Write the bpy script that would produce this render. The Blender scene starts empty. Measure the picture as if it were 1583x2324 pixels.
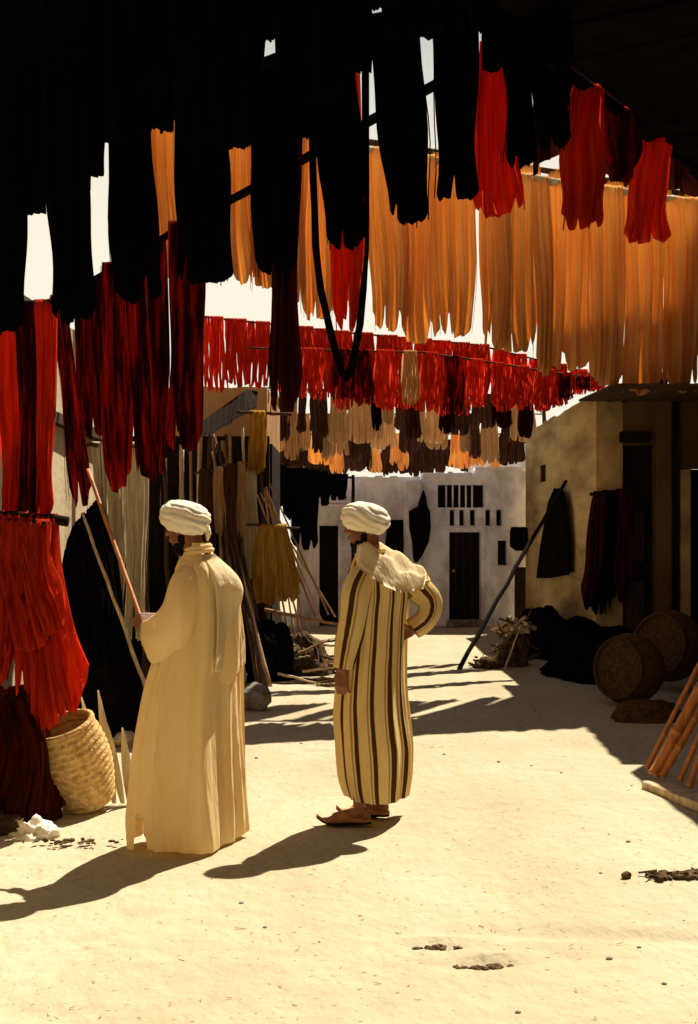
import bpy, bmesh, math, random
from mathutils import Vector, Matrix, noise

# ---------------------------------------------------------------- camera, sky, sun, exposure
scn = bpy.context.scene
C = scn.collection
F, CAMZ, HOR = 2900.0, 1.58, 1213.0          # focal length in picture units, eye height, horizon row

cam_d = bpy.data.cameras.new('camera')
cam = bpy.data.objects.new('camera', cam_d)
C.objects.link(cam)
cam.location = (0, 0, CAMZ)
cam.rotation_euler = (math.radians(90), 0, 0)
cam_d.sensor_width = 36
cam_d.lens = F / 2324 * 36
cam_d.shift_y = (HOR - 1162) / 2324
cam_d.clip_start = 0.05
cam_d.clip_end = 2000
scn.camera = cam

SUN_EL, SUN_AZ = math.radians(52.5), math.radians(29.0)     # azimuth measured from +Y towards +X
world = bpy.data.worlds.new('World')
scn.world = world
world.use_nodes = True
wn = world.node_tree.nodes
wl = world.node_tree.links
wn.clear()
sky = wn.new('ShaderNodeTexSky')
sky.sky_type = 'NISHITA'
sky.sun_disc = False
sky.sun_elevation = SUN_EL
sky.sun_rotation = SUN_AZ
sky.air_density = 1.0
sky.dust_density = 0.3
sky.ozone_density = 1.0
tint = wn.new('ShaderNodeMix')
tint.data_type = 'RGBA'
tint.blend_type = 'MULTIPLY'
tint.inputs['Factor'].default_value = 1.0
tint.inputs['B'].default_value = (1.0, 0.80, 0.60, 1)
tcw = wn.new('ShaderNodeTexCoord')
sepw = wn.new('ShaderNodeSeparateXYZ')
mrw = wn.new('ShaderNodeMapRange')          # white summer haze low in the sky, alike in every direction
mrw.interpolation_type = 'SMOOTHSTEP'
mrw.inputs['From Min'].default_value = 0.52
mrw.inputs['From Max'].default_value = 0.20
hz = wn.new('ShaderNodeMix')
hz.data_type = 'RGBA'
hz.inputs['B'].default_value = (10.0, 9.3, 7.6, 1)
bg = wn.new('ShaderNodeBackground')
bg.inputs['Strength'].default_value = 0.05
wo = wn.new('ShaderNodeOutputWorld')
wl.new(tcw.outputs['Generated'], sepw.inputs['Vector'])
wl.new(sepw.outputs['Z'], mrw.inputs['Value'])
wl.new(sky.outputs['Color'], tint.inputs['A'])
wl.new(mrw.outputs['Result'], hz.inputs['Factor'])
wl.new(tint.outputs['Result'], hz.inputs['A'])
wl.new(hz.outputs['Result'], bg.inputs['Color'])
wl.new(bg.outputs['Background'], wo.inputs['Surface'])

sun_d = bpy.data.lights.new('sun', 'SUN')
sun_d.energy = 5.0
sun_d.angle = math.radians(0.5)
sun_d.color = (1.0, 0.90, 0.72)
sun = bpy.data.objects.new('sun', sun_d)
C.objects.link(sun)
sdir = Vector((math.sin(SUN_AZ) * math.cos(SUN_EL), math.cos(SUN_AZ) * math.cos(SUN_EL), math.sin(SUN_EL)))
sun.rotation_euler = sdir.to_track_quat('Z', 'Y').to_euler()

scn.view_settings.view_transform = 'Standard'
scn.view_settings.look = 'None'
scn.view_settings.exposure = 0.98
scn.view_settings.gamma = 1.0
scn.view_settings.use_curve_mapping = False
scn.render.engine = 'CYCLES'
scn.cycles.max_bounces = 10
scn.cycles.diffuse_bounces = 6
scn.cycles.transmission_bounces = 6

R = random.Random(11)


def W(px, py, d):
    """point of the place seen at (px, py) of the 1583 x 2324 picture, d metres away"""
    return Vector(((px - 791.5) * d / F, d, CAMZ - (py - HOR) * d / F))


# ---------------------------------------------------------------- materials
def mat(name, col, col2=None, rough=0.95, spec=0.1, scale=(6, 6, 6), mixlo=0.35, mixhi=0.65, bump=0.0,
        bscale=(60, 60, 60), trans=0.0, rnd=0.0, detail=5.0, tcol=None, bdist=0.02, coord='Object'):
    m = bpy.data.materials.new(name)
    m.use_nodes = True
    nt = m.node_tree
    N, L = nt.nodes, nt.links
    b = N['Principled BSDF']
    out = N['Material Output']
    b.inputs['Roughness'].default_value = rough
    b.inputs['Specular IOR Level'].default_value = spec
    tc = N.new('ShaderNodeTexCoord')
    mp = N.new('ShaderNodeMapping')
    mp.inputs['Scale'].default_value = scale
    L.new(tc.outputs[coord], mp.inputs['Vector'])
    src = None
    if rnd:
        oi = N.new('ShaderNodeObjectInfo')
        add = N.new('ShaderNodeVectorMath')
        add.operation = 'ADD'
        mul = N.new('ShaderNodeVectorMath')
        mul.operation = 'SCALE'
        mul.inputs[3].default_value = 1.0
        comb = N.new('ShaderNodeCombineXYZ')
        k = N.new('ShaderNodeMath')
        k.operation = 'MULTIPLY'
        k.inputs[1].default_value = 57.0
        L.new(oi.outputs['Random'], k.inputs[0])
        L.new(k.outputs[0], comb.inputs[0])
        L.new(k.outputs[0], comb.inputs[1])
        L.new(mp.outputs['Vector'], add.inputs[0])
        L.new(comb.outputs[0], add.inputs[1])
        vec = add.outputs[0]
    else:
        vec = mp.outputs['Vector']
    nz = N.new('ShaderNodeTexNoise')
    nz.inputs['Scale'].default_value = 1.0
    nz.inputs['Detail'].default_value = detail
    nz.inputs['Roughness'].default_value = 0.62
    L.new(vec, nz.inputs['Vector'])
    cr = N.new('ShaderNodeValToRGB')
    cr.color_ramp.elements[0].position = mixlo
    cr.color_ramp.elements[1].position = mixhi
    c2 = col2 if col2 else tuple(c * 0.72 for c in col)
    cr.color_ramp.elements[0].color = (*c2, 1)
    cr.color_ramp.elements[1].color = (*col, 1)
    L.new(nz.outputs['Fac'], cr.inputs['Fac'])
    csock = cr.outputs['Color']
    if rnd:
        hsv = N.new('ShaderNodeHueSaturation')
        mr = N.new('ShaderNodeMapRange')
        mr.inputs['To Min'].default_value = 1 - rnd
        mr.inputs['To Max'].default_value = 1 + rnd
        L.new(oi.outputs['Random'], mr.inputs['Value'])
        L.new(mr.outputs['Result'], hsv.inputs['Value'])
        L.new(csock, hsv.inputs['Color'])
        csock = hsv.outputs['Color']
    L.new(csock, b.inputs['Base Color'])
    nrm = None
    if bump:
        mp2 = N.new('ShaderNodeMapping')
        mp2.inputs['Scale'].default_value = bscale
        L.new(tc.outputs[coord], mp2.inputs['Vector'])
        nb = N.new('ShaderNodeTexNoise')
        nb.inputs['Scale'].default_value = 1.0
        nb.inputs['Detail'].default_value = 4.0
        L.new(mp2.outputs['Vector'], nb.inputs['Vector'])
        bp = N.new('ShaderNodeBump')
        bp.inputs['Strength'].default_value = bump
        bp.inputs['Distance'].default_value = bdist
        L.new(nb.outputs['Fac'], bp.inputs['Height'])
        L.new(bp.outputs['Normal'], b.inputs['Normal'])
        nrm = bp
    if trans:
        tr = N.new('ShaderNodeBsdfTranslucent')
        if tcol:
            mx = N.new('ShaderNodeMix')
            mx.data_type = 'RGBA'
            mx.blend_type = 'MULTIPLY'
            mx.inputs['Factor'].default_value = 1.0
            mx.inputs['B'].default_value = (*tcol, 1)
            L.new(csock, mx.inputs['A'])
            L.new(mx.outputs['Result'], tr.inputs['Color'])
        else:
            L.new(csock, tr.inputs['Color'])
        if nrm:
            L.new(nrm.outputs['Normal'], tr.inputs['Normal'])
        ms = N.new('ShaderNodeMixShader')
        ms.inputs[0].default_value = trans
        L.new(b.outputs[0], ms.inputs[1])
        L.new(tr.outputs[0], ms.inputs[2])
        L.new(ms.outputs[0], out.inputs['Surface'])
    m['csock'] = 0
    return m


WS, WB = (45, 45, 5), (150, 150, 12)          # wool: streaks along the hang
M = {}
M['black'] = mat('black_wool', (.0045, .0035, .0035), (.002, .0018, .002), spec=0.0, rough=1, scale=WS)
M['charcoal'] = mat('dark_brown_wool', (.075, .030, .016), (.030, .011, .007), spec=0, scale=WS, rnd=.25)
M['red'] = mat('red_wool', (.82, .066, .022), (.50, .026, .011), spec=0, scale=(30, 30, 3), bump=.5, bscale=WB, trans=.5, rnd=.18)
M['deepred'] = mat('deep_red_wool', (.50, .018, .010), (.030, .003, .002), spec=0, scale=(16, 16, 1.8), mixlo=.46, mixhi=.66,
                   bump=.5, bscale=WB, trans=.30, rnd=.15)
M['maroon'] = mat('maroon_wool', (.055, .008, .004), (.012, .003, .002), spec=0, scale=(18, 18, 2.5), bump=.4, bscale=WB, trans=.15, rnd=.2)
M['orange'] = mat('orange_wool', (.93, .60, .24), (.84, .43, .12), spec=0, scale=(7, 7, 1.1), bump=.6, bscale=WB, trans=.62, rnd=.08)
M['tan'] = mat('tan_wool', (.62, .40, .19), (.44, .25, .10), spec=0, scale=WS, bump=.4, bscale=WB, trans=.45, rnd=.2)
M['gold'] = mat('gold_wool', (.55, .32, .07), (.38, .19, .03), spec=0, scale=WS, bump=.5, bscale=WB, trans=.35, rnd=.12)
M['cream'] = mat('cream_wool', (.72, .62, .42), (.50, .40, .24), spec=0, scale=WS, bump=.5, bscale=WB, trans=.3, rnd=.1)
M['darkwood'] = mat('shade_dark_wood', (.022, .013, .009), (.008, .005, .004), spec=.05, scale=(30, 30, 3), bump=.3, bscale=(90, 90, 6))  # dark wood, taken near-black to carry the deep shade
M['brownwood'] = mat('brown_wood', (.10, .055, .03), (.04, .022, .012), spec=.1, scale=(20, 20, 3), bump=.4, bscale=(90, 90, 6))
M['bamboo'] = mat('orange_cane', (.52, .20, .055), (.34, .11, .03), spec=.25, rough=.6, scale=(30, 30, 3), bump=.2, bscale=(90, 90, 6))
M['stick'] = mat('peeled_stick', (.45, .27, .12), (.25, .13, .06), spec=.15, rough=.8, scale=(20, 20, 4), bump=.3)
M['palestick'] = mat('pale_stick', (.66, .52, .33), (.40, .27, .14), spec=.15, rough=.8, scale=(20, 20, 4), bump=.3)
M['whitewash'] = mat('grey_whitewash', (.88, .90, .99), (.36, .35, .40), spec=.1, scale=(1.5, 1.5, 1.0), mixlo=.32, mixhi=.56, bump=.9, bscale=(10, 10, 10), detail=9)
M['plaster'] = mat('cream_plaster', (.62, .52, .36), (.46, .36, .22), spec=.1, scale=(1.2, 1.2, .8), bump=.5, bscale=(10, 10, 10))
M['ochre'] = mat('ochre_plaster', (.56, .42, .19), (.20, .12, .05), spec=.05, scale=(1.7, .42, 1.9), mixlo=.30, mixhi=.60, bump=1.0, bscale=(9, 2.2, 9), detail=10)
M['ochre_shaded'] = mat('shaded_ochre_plaster', (.17, .10, .045), (.08, .045, .02), spec=.05, scale=(1.3, 1.3, .7), bump=.6, bscale=(9, 9, 9))  # darker copy of the ochre; the front's shade is in the colour
M['tanwall'] = mat('tan_plaster', (.40, .22, .09), (.28, .13, .05), spec=.05, scale=(1.3, 1.3, .7), bump=.5, bscale=(9, 9, 9))
M['stone'] = mat('grey_stone', (.36, .33, .27), (.10, .085, .065), spec=.15, scale=(9, 9, 9), bump=.8, bscale=(25, 25, 25))
M['straw'] = mat('woven_straw', (.66, .46, .20), (.36, .21, .075), spec=.1, scale=(28, 28, 28), bump=.7, bscale=(60, 60, 60))
M['strawdark'] = mat('old_wicker', (.11, .06, .03), (.04, .022, .012), spec=.05, scale=(30, 30, 30), bump=.7, bscale=(60, 60, 60))
M['skin'] = mat('brown_skin', (.25, .095, .042), (.15, .052, .024), spec=.3, rough=.55, scale=(14, 14, 14), bump=.15, bscale=(120, 120, 120), bdist=.004)
M['beard'] = mat('dark_beard', (.012, .009, .008), (.005, .004, .004), spec=.1, scale=(120, 120, 20), bump=.9, bscale=(260, 260, 60), bdist=.01)
M['eye'] = mat('eye', (.012, .01, .009), spec=.5, rough=.2)
M['turban'] = mat('white_cotton', (.90, .85, .72), (.80, .71, .53), spec=.05, scale=(9, 9, 14), bump=.5, bscale=(40, 40, 90), trans=.04, bdist=.01)
M['leather'] = mat('tan_leather', (.40, .17, .06), (.26, .10, .035), spec=.25, rough=.6, scale=(20, 20, 20), bump=.3, bscale=(90, 90, 90))
M['brass'] = mat('dull_brass', (.62, .50, .27), (.34, .22, .10), spec=.5, rough=.45, scale=(14, 14, 14), bump=.3)
M['maroon_cloth'] = mat('maroon_cloth', (.10, .018, .010), (.045, .008, .006), spec=0, scale=(10, 10, 2), bump=.5, bscale=(60, 60, 6), trans=.25)
M['felt'] = mat('black_felt', (.007, .005, .005), (.003, .0025, .0025), spec=0, rough=1, scale=(9, 9, 9), bump=.6, bscale=(40, 40, 40))  # overhead poles and planks share this near-black, which carries their deep shade
M['litter'] = mat('dark_litter', (.16, .10, .05), (.03, .018, .011), spec=.05, scale=(30, 30, 30), bump=.6, bscale=(60, 60, 60))


def robe_mat(name, base, base2, stripes, trans=.30):
    m = mat(name, base, base2, spec=.03, rough=1, scale=(7, 7, 2.2), mixlo=.3, mixhi=.7, bump=.55, bscale=(26, 26, 5), trans=trans, bdist=.02,
            tcol=(1.0, .86, .62))
    if stripes:
        nt = m.node_tree
        N, L = nt.nodes, nt.links
        at = N.new('ShaderNodeUVMap')
        at.uv_map = 'cloth'
        sp = N.new('ShaderNodeSeparateXYZ')
        L.new(at.outputs[0], sp.inputs[0])
        tcn = N.new('ShaderNodeTexNoise')
        tcn.inputs['Scale'].default_value = 7
        L.new(at.outputs[0], tcn.inputs['Vector'])
        ad = N.new('ShaderNodeMath')
        ad.operation = 'MULTIPLY_ADD'
        ad.inputs[1].default_value = .008
        L.new(tcn.outputs['Fac'], ad.inputs[0])
        L.new(sp.outputs[0], ad.inputs[2])
        fr = N.new('ShaderNodeMath')
        fr.operation = 'MULTIPLY'
        fr.inputs[1].default_value = stripes
        L.new(ad.outputs[0], fr.inputs[0])
        f2 = N.new('ShaderNodeMath')
        f2.operation = 'FRACT'
        L.new(fr.outputs[0], f2.inputs[0])
        cr = N.new('ShaderNodeValToRGB')
        e = cr.color_ramp.elements
        e[0].position = 0.0
        e[0].color = (1, 1, 1, 1)
        e[1].position = .46
        e[1].color = (1, 1, 1, 1)
        for p, v in ((.50, (.55, .42, .34)), (.56, (.55, .42, .34)), (.58, (1, 1, 1)), (.63, (1, 1, 1)), (.67, (.10, .055, .04)), (.86, (.10, .055, .04)),
                     (.89, (1, 1, 1))):
            n = e.new(p)
            n.color = (*v, 1)
        L.new(f2.outputs[0], cr.inputs['Fac'])
        b = N['Principled BSDF']
        src = b.inputs['Base Color'].links[0].from_socket
        mx = N.new('ShaderNodeMix')
        mx.data_type = 'RGBA'
        mx.blend_type = 'MULTIPLY'
        mx.inputs['Factor'].default_value = 1
        L.new(src, mx.inputs['A'])
        L.new(cr.outputs['Color'], mx.inputs['B'])
        for l in list(src.links):
            if l.to_node != mx:
                L.new(mx.outputs['Result'], l.to_socket)
    return m


M['robe_gold'] = robe_mat('gold_wool_robe', (.96, .80, .45), (.87, .66, .31), 0)
M['robe_sunlit'] = robe_mat('sunlit_wool_hood', (.95, .86, .64), (.88, .76, .50), 0, .04)  # paler robe copy; sunlight on the hoods is put into the colour
M['robe_stripe'] = robe_mat('striped_wool_robe', (.88, .71, .36), (.77, .57, .24), 13)


def ground_mat():
    m = mat('trodden_earth', (.46, .405, .285), (.375, .32, .21), spec=.02, rough=1, scale=(.9, .5, 1), mixlo=.34, mixhi=.66, bump=.9,
            bscale=(14, 9, 14), bdist=.02, detail=8)
    nt = m.node_tree
    N, L = nt.nodes, nt.links
    b = N['Principled BSDF']
    src = b.inputs['Base Color'].links[0].from_socket
    tc = [n for n in N if n.type == 'TEX_COORD'][0]
    vo = N.new('ShaderNodeTexNoise')
    vo.inputs['Scale'].default_value = 34
    vo.inputs['Detail'].default_value = 3
    L.new(tc.outputs['Object'], vo.inputs['Vector'])
    cr = N.new('ShaderNodeValToRGB')
    cr.color_ramp.elements[0].position = .27
    cr.color_ramp.elements[0].color = (.45, .33, .25, 1)
    cr.color_ramp.elements[1].position = .36
    cr.color_ramp.elements[1].color = (1, 1, 1, 1)
    L.new(vo.outputs['Fac'], cr.inputs['Fac'])
    mx = N.new('ShaderNodeMix')
    mx.data_type = 'RGBA'
    mx.blend_type = 'MULTIPLY'
    mx.inputs['Factor'].default_value = .8
    L.new(src, mx.inputs['A'])
    L.new(cr.outputs['Color'], mx.inputs['B'])
    L.new(mx.outputs['Result'], b.inputs['Base Color'])
    return m


M['ground'] = ground_mat()


# ---------------------------------------------------------------- helpers
def link(name, me, m, parent=None, loc=(0, 0, 0), smooth=False):
    if m:
        me.materials.append(m)
    if smooth:
        me.shade_smooth()
    o = bpy.data.objects.new(name, me)
    C.objects.link(o)
    o.location = loc
    if parent is not None:
        o.parent = parent
    return o


def obj(name, bm, m, parent=None, loc=(0, 0, 0), smooth=False):
    me = bpy.data.meshes.new(name)
    bmesh.ops.recalc_face_normals(bm, faces=bm.faces)
    bm.to_mesh(me)
    bm.free()
    return link(name, me, m, parent, loc, smooth)


def tag(o, label, cat, group=None):
    o['label'] = label
    o['category'] = cat
    if group:
        o['group'] = group
    return o


def struct(o):
    o['kind'] = 'structure'
    return o


def empty(name, loc, label=None, cat=None, group=None):
    o = bpy.data.objects.new(name, None)
    o.empty_display_size = .1
    C.objects.link(o)
    o.location = loc
    if label:
        tag(o, label, cat, group)
    return o


def box(bm, lo, hi, mtx=None, bev=0.0):
    vs = [Vector((x, y, z)) for x in (lo[0], hi[0]) for y in (lo[1], hi[1]) for z in (lo[2], hi[2])]
    if mtx:
        vs = [mtx @ v for v in vs]
    v = [bm.verts.new(p) for p in vs]
    fs = [(0, 1, 3, 2), (4, 6, 7, 5), (0, 4, 5, 1), (2, 3, 7, 6), (0, 2, 6, 4), (1, 5, 7, 3)]
    faces = [bm.faces.new([v[i] for i in f]) for f in fs]
    if bev:
        es = {e for f in faces for e in f.edges}
        bmesh.ops.bevel(bm, geom=list(es), offset=bev, segments=2, affect='EDGES')


def tube(bm, pts, rads, sides=6, closed=False, flat=1.0, fax=None, cap=True):
    """swept tube through pts; flat squeezes the section along fax"""
    n = len(pts)
    rings = []
    ref = Vector((0.31, 0.77, 0.55))
    prev_a = None
    for i, p in enumerate(pts):
        if closed:
            t = pts[(i + 1) % n] - pts[i - 1]
        else:
            t = pts[min(i + 1, n - 1)] - pts[max(i - 1, 0)]
        if t.length < 1e-9:
            t = Vector((0, 0, 1))
        t.normalize()
        if prev_a is None:
            a = t.cross(ref)
        else:
            a = prev_a - t * prev_a.dot(t)
        if a.length < 1e-6:
            a = t.cross(Vector((1, 0, 0)))
        a.normalize()
        prev_a = a.copy()
        b = t.cross(a)
        r = rads[i] if isinstance(rads, (list, tuple)) else rads
        ring = []
        for k in range(sides):
            an = 2 * math.pi * k / sides
            off = a * (math.cos(an) * r) + b * (math.sin(an) * r)
            if fax is not None:
                off -= fax * (off.dot(fax) * (1 - flat))
            ring.append(bm.verts.new(p + off))
        rings.append(ring)
    m = n if closed else n - 1
    for i in range(m):
        A, B = rings[i], rings[(i + 1) % n]
        for k in range(sides):
            bm.faces.new((A[k], A[(k + 1) % sides], B[(k + 1) % sides], B[k]))
    if not closed and cap:
        bm.faces.new(rings[0][::-1])
        bm.faces.new(rings[-1])


def ico(bm, c, r, sub=2, sc=(1, 1, 1), rot=None):
    mtx = Matrix.Translation(Vector(c))
    if rot is not None:
        mtx = mtx @ rot
    mtx = mtx @ Matrix.Diagonal((r * sc[0], r * sc[1], r * sc[2], 1))
    bmesh.ops.create_icosphere(bm, subdivisions=sub, radius=1, matrix=mtx)


def wobble_pole(p0, p1, r0, r1, seed, n=14, wob=.012, knots=True):
    rr = random.Random(seed)
    pts, rads = [], []
    d = p1 - p0
    o1 = d.cross(Vector((.3, .2, .9))).normalized()
    o2 = d.cross(o1).normalized()
    for i in range(n + 1):
        t = i / n
        e = math.sin(math.pi * t)
        pts.append(p0 + d * t + o1 * (rr.uniform(-1, 1) * wob) + o2 * (rr.uniform(-1, 1) * wob) - Vector((0, 0, 1)) * 0)
        rads.append((r0 + (r1 - r0) * t) * rr.uniform(.9, 1.1))
    return pts, rads


ORD = ['first', 'second', 'third', 'fourth', 'fifth', 'sixth', 'seventh', 'eighth', 'ninth', 'tenth', 'eleventh', 'twelfth',
       'thirteenth', 'fourteenth', 'fifteenth', 'sixteenth', 'seventeenth', 'eighteenth', 'nineteenth', 'twentieth',
       'twenty-first', 'twenty-second', 'twenty-third', 'twenty-fourth', 'twenty-fifth']


X, Y, Z = Vector((1, 0, 0)), Vector((0, 1, 0)), Vector((0, 0, 1))


# ---------------------------------------------------------------- skeins of wool
def skein_bm(u, v, wt, wb, shift, L, seed, n=12, thick=.06, ragged=.06, cov=.72, K=7, sides=5, poler=.03, wob=.012, pinch=0.0, rnd=.05, half=True):
    """a hank of yarn looped over a pole: n closed ropes, origin at the pole's axis"""
    rr = random.Random(seed)
    bm = bmesh.new()
    wmax = max(wt, wb)
    r0 = wmax / n * cov
    for i in range(n):
        q = (i + .5) / n - .5 + rr.uniform(-.25, .25) / n
        hemw = noise.noise(Vector((q * 5.5, seed * .37, 0))) * .5 + .5
        Lr = L * (1 - rr.uniform(0, ragged) * .45 - ragged * .6 * hemw - rnd * (2 * abs(q)) ** 3)
        th = thick * rr.uniform(.6, 1.15)
        ph, am = rr.uniform(0, 6.28), wob * rr.uniform(.3, 1.2)
        ph2 = rr.uniform(0, 6.28)
        layer = rr.uniform(-.35, .35) * thick
        pts, rads = [], []

        def lat(t):
            w = wt + (wb - wt) * t
            if pinch:
                w *= 1 - pinch * math.sin(math.pi * min(1, t * 1.0)) ** 2
            return q * w + shift * t + am * math.sin(ph + 5.2 * t) * (.3 + t)
        # over the pole
        for a in (150, 90, 30):
            ra = math.radians(a)
            pts.append(u * lat(0) + v * (math.cos(ra) * -poler) + Vector((0, 0, math.sin(ra) * poler)))
            rads.append(r0 * .8)
        # careful order: start at the back, over the top, down the front
        front, back = [], []
        for k in range(1, K + 1):
            t = k / K
            bul = poler * (1 - t) + th * .5 * math.sin(math.pi * min(1, t * .97 + .03)) + .012
            bul *= (1 if k < K else .6)
            wob_d = .010 * math.sin(ph2 + 6 * t)
            rad = r0 * (0.8 + .3 * math.sin(math.pi * t)) * rr.uniform(.88, 1.12)
            front.append((u * lat(t) - v * (bul + wob_d + layer * t) + Vector((0, 0, -Lr * t)), rad))
            back.append((u * (lat(t) + rr.uniform(-.4, .4) * r0) + v * (bul - wob_d - layer * t) + Vector((0, 0, -Lr * t)), rad))
        pts = [pts[0], pts[1], pts[2]]
        # pts: a=150 -> +v side ... a=30 -> -v side
        loop = [(pts[0], r0 * .8), (pts[1], r0 * .8), (pts[2], r0 * .8)]
        loop = [(u * lat(0) + v * poler * .86 + Vector((0, 0, poler * .5)), r0 * .85),
                (u * lat(0) + Vector((0, 0, poler)), r0 * .85),
                (u * lat(0) - v * poler * .86 + Vector((0, 0, poler * .5)), r0 * .85)]
        loop += front
        loop += [(u * lat(1.0) + Vector((0, 0, -Lr - .012)), r0 * .8)]
        loop += back[::-1]
        if not half:
            tube(bm, [p for p, _ in loop], [r for _, r in loop], sides=sides, closed=True)
            continue
        outs = [v, Z, -v] + [-v] * len(front) + [-Z] + [v] * len(back)
        rings = []
        for (p, r), o in zip(loop, outs):
            ring = []
            for a in (-95, -48, 0, 48, 95):
                ra = math.radians(a)
                ring.append(bm.verts.new(p + u * (math.sin(ra) * r) + o * (math.cos(ra) * r)))
            rings.append(ring)
        for k in range(len(rings)):
            A, B = rings[k], rings[(k + 1) % len(rings)]
            for q2 in range(4):
                bm.faces.new((A[q2], A[q2 + 1], B[q2 + 1], B[q2]))
    return bm


def hank_bm(u, v, wt, wb, shift, L, seed, n=12, thick=.06, ragged=.06, K=12, poler=.03, wob=.012, rnd=.07, slits=2, loose=2, amp_k=1.0, **_):
    """a soft hank: front and back layer of yarn joined at the sides and in rounded loops at the bottom"""
    rr = random.Random(seed)
    bm = bmesh.new()
    cols = max(22, min(54, int(max(wt, wb) / .0075)))
    K = max(K, 12)
    sl = [(rr.uniform(-.36, .36), rr.uniform(.05, .20), rr.uniform(.02, .05)) for _ in range(slits)]
    fr = [(rr.uniform(2.2, 4.2), rr.uniform(0, 6.28), 1.0), (rr.uniform(6, 9), rr.uniform(0, 6.28), .55), (rr.uniform(13, 19), rr.uniform(0, 6.28), .30)]
    amp = min(.030, .012 + .10 * max(wt, wb)) * (.6 + thick * 4) * amp_k
    ph, ph2 = rr.uniform(0, 6.28), rr.uniform(0, 6.28)
    tw = rr.uniform(-.10, .10)

    def length(q):
        l = 1 - rnd * (2 * abs(q)) ** 4 * 1.4 - ragged * (.5 + .5 * noise.noise(Vector((q * 3.1, seed * .71, 0)))) - ragged * .16 * (.5 + .5 * noise.noise(Vector((q * 17, seed * .3, 5))))
        for c, dp, w in sl:
            l -= dp * math.exp(-((q - c) / w) ** 2)
        return L * max(.45, l)

    def width(t):
        return wt + (wb - wt) * t ** .8 + .0 * t

    def point(q, t, side):
        ql = q * width(t)
        lat = ql + shift * t + wob * (math.sin(ph + 4.1 * t + q * 1.5) - math.sin(ph + q * 1.5)) + .010 * math.sin(ph2 + 9 * t + 4 * q) * t
        edge = math.sqrt(max(0, 1 - (2 * q) ** 2))
        bul = (poler * (1 - t) + thick * .5 * math.sin(math.pi * min(1, .12 + .86 * t)) * (.35 + .65 * t)) * edge ** .6
        c = 0
        for f, p, a in fr:
            c += a * math.sin(f * 2 * math.pi * q + p + 1.3 * t * math.sin(p))
        crease = amp * (.22 + .78 * t) * c * (.35 + .65 * edge)
        dep = side * (bul + .003) + (crease if side < 0 else crease * .8)
        dep += tw * ql * t
        return u * lat + v * dep + Vector((0, 0, -length(q) * t))
    rows = []
    for side in (-1, 1):
        row = []
        for i in range(cols + 1):
            q = i / cols - .5
            col = [bm.verts.new(point(q, k / K, side)) for k in range(K + 1)]
            row.append(col)
        rows.append(row)
    F_, B_ = rows
    for i in range(cols):
        for k in range(K):
            bm.faces.new((F_[i][k], F_[i + 1][k], F_[i + 1][k + 1], F_[i][k + 1]))
            bm.faces.new((B_[i][k + 1], B_[i + 1][k + 1], B_[i + 1][k], B_[i][k]))
        # bottom loop and the bend over the pole
        lo = [bm.verts.new((F_[c][K].co + B_[c][K].co) / 2 + Vector((0, 0, -.010))) for c in (i, i + 1)] if i == 0 else [prev, bm.verts.new((F_[i + 1][K].co + B_[i + 1][K].co) / 2 + Vector((0, 0, -.010)))]
        prev = lo[1]
        bm.faces.new((F_[i][K], F_[i + 1][K], lo[1], lo[0]))
        bm.faces.new((lo[0], lo[1], B_[i + 1][K], B_[i][K]))
        up = [bm.verts.new((F_[c][0].co + B_[c][0].co) / 2 + Vector((0, 0, poler))) for c in (i, i + 1)] if i == 0 else [prevu, bm.verts.new((F_[i + 1][0].co + B_[i + 1][0].co) / 2 + Vector((0, 0, poler)))]
        prevu = up[1]
        bm.faces.new((up[0], up[1], F_[i + 1][0], F_[i][0]))
        bm.faces.new((B_[i][0], B_[i + 1][0], up[1], up[0]))
    # a few loose yarns
    for i in range(loose):
        q = rr.choice((-1, 1)) * rr.uniform(.30, .52)
        pts = []
        e = rr.uniform(.96, 1.04)
        for k in range(9):
            t = k / 8
            p = point(max(-.5, min(.5, q)), t * .97, -1) + u * ((q - max(-.5, min(.5, q))) * wt + .012 * math.sin(3 * t + i) * t)
            p.z = -L * e * t * (1 - ragged * .5)
            pts.append(p - v * .006)
        tube(bm, pts, .0024, 4)
    return bm


def on_line(line, px):
    """point of a polyline of world points standing in picture column px, and its direction"""
    k = (px - 791.5) / F
    best = None
    for a, b in zip(line[:-1], line[1:]):
        den = (b.x - a.x) - k * (b.y - a.y)
        if abs(den) < 1e-9:
            continue
        t = (k * a.y - a.x) / den
        miss = max(0, -t, t - 1)
        if best is None or miss < best[0]:
            best = (miss, a + (b - a) * t, (b - a).normalized())
    return best[1], best[2]


def hang(line, tl, tr, bl, br, yb, m, label, group, seed, drop=0.0, dz=None, **kw):
    """one skein on a line: columns tl..tr at the top, bl..br at the bottom, lower end at row yb"""
    p, u = on_line(line, (tl + tr) / 2)
    pa, _ = on_line(line, tl)
    pb, _ = on_line(line, tr)
    wt = (pb - pa).length
    d = p.y
    # a narrow hank bunches on its pole and turns its flat side to the street
    turn = max(-.30, min(.30, math.atan2(u.y, u.x))) * .6
    uh = Vector((math.cos(turn), math.sin(turn), 0))
    v = Vector((-uh.y, uh.x, 0))
    wt = (tr - tl) * d / F
    sc = 1.0
    wb = (br - bl) * d / F * sc
    sh = ((bl + br) / 2 - (tl + tr) / 2) * d / F * sc
    zb = CAMZ - (yb - HOR) * d / F
    L = p.z - zb
    bm = (skein_bm if kw.pop('stringy', False) else hank_bm)(uh, v, wt, wb, sh, L, seed, **kw)
    o = obj('wool_skein', bm, m, loc=p, smooth=True)
    tag(o, label, 'wool skein', group)
    return o


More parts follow.
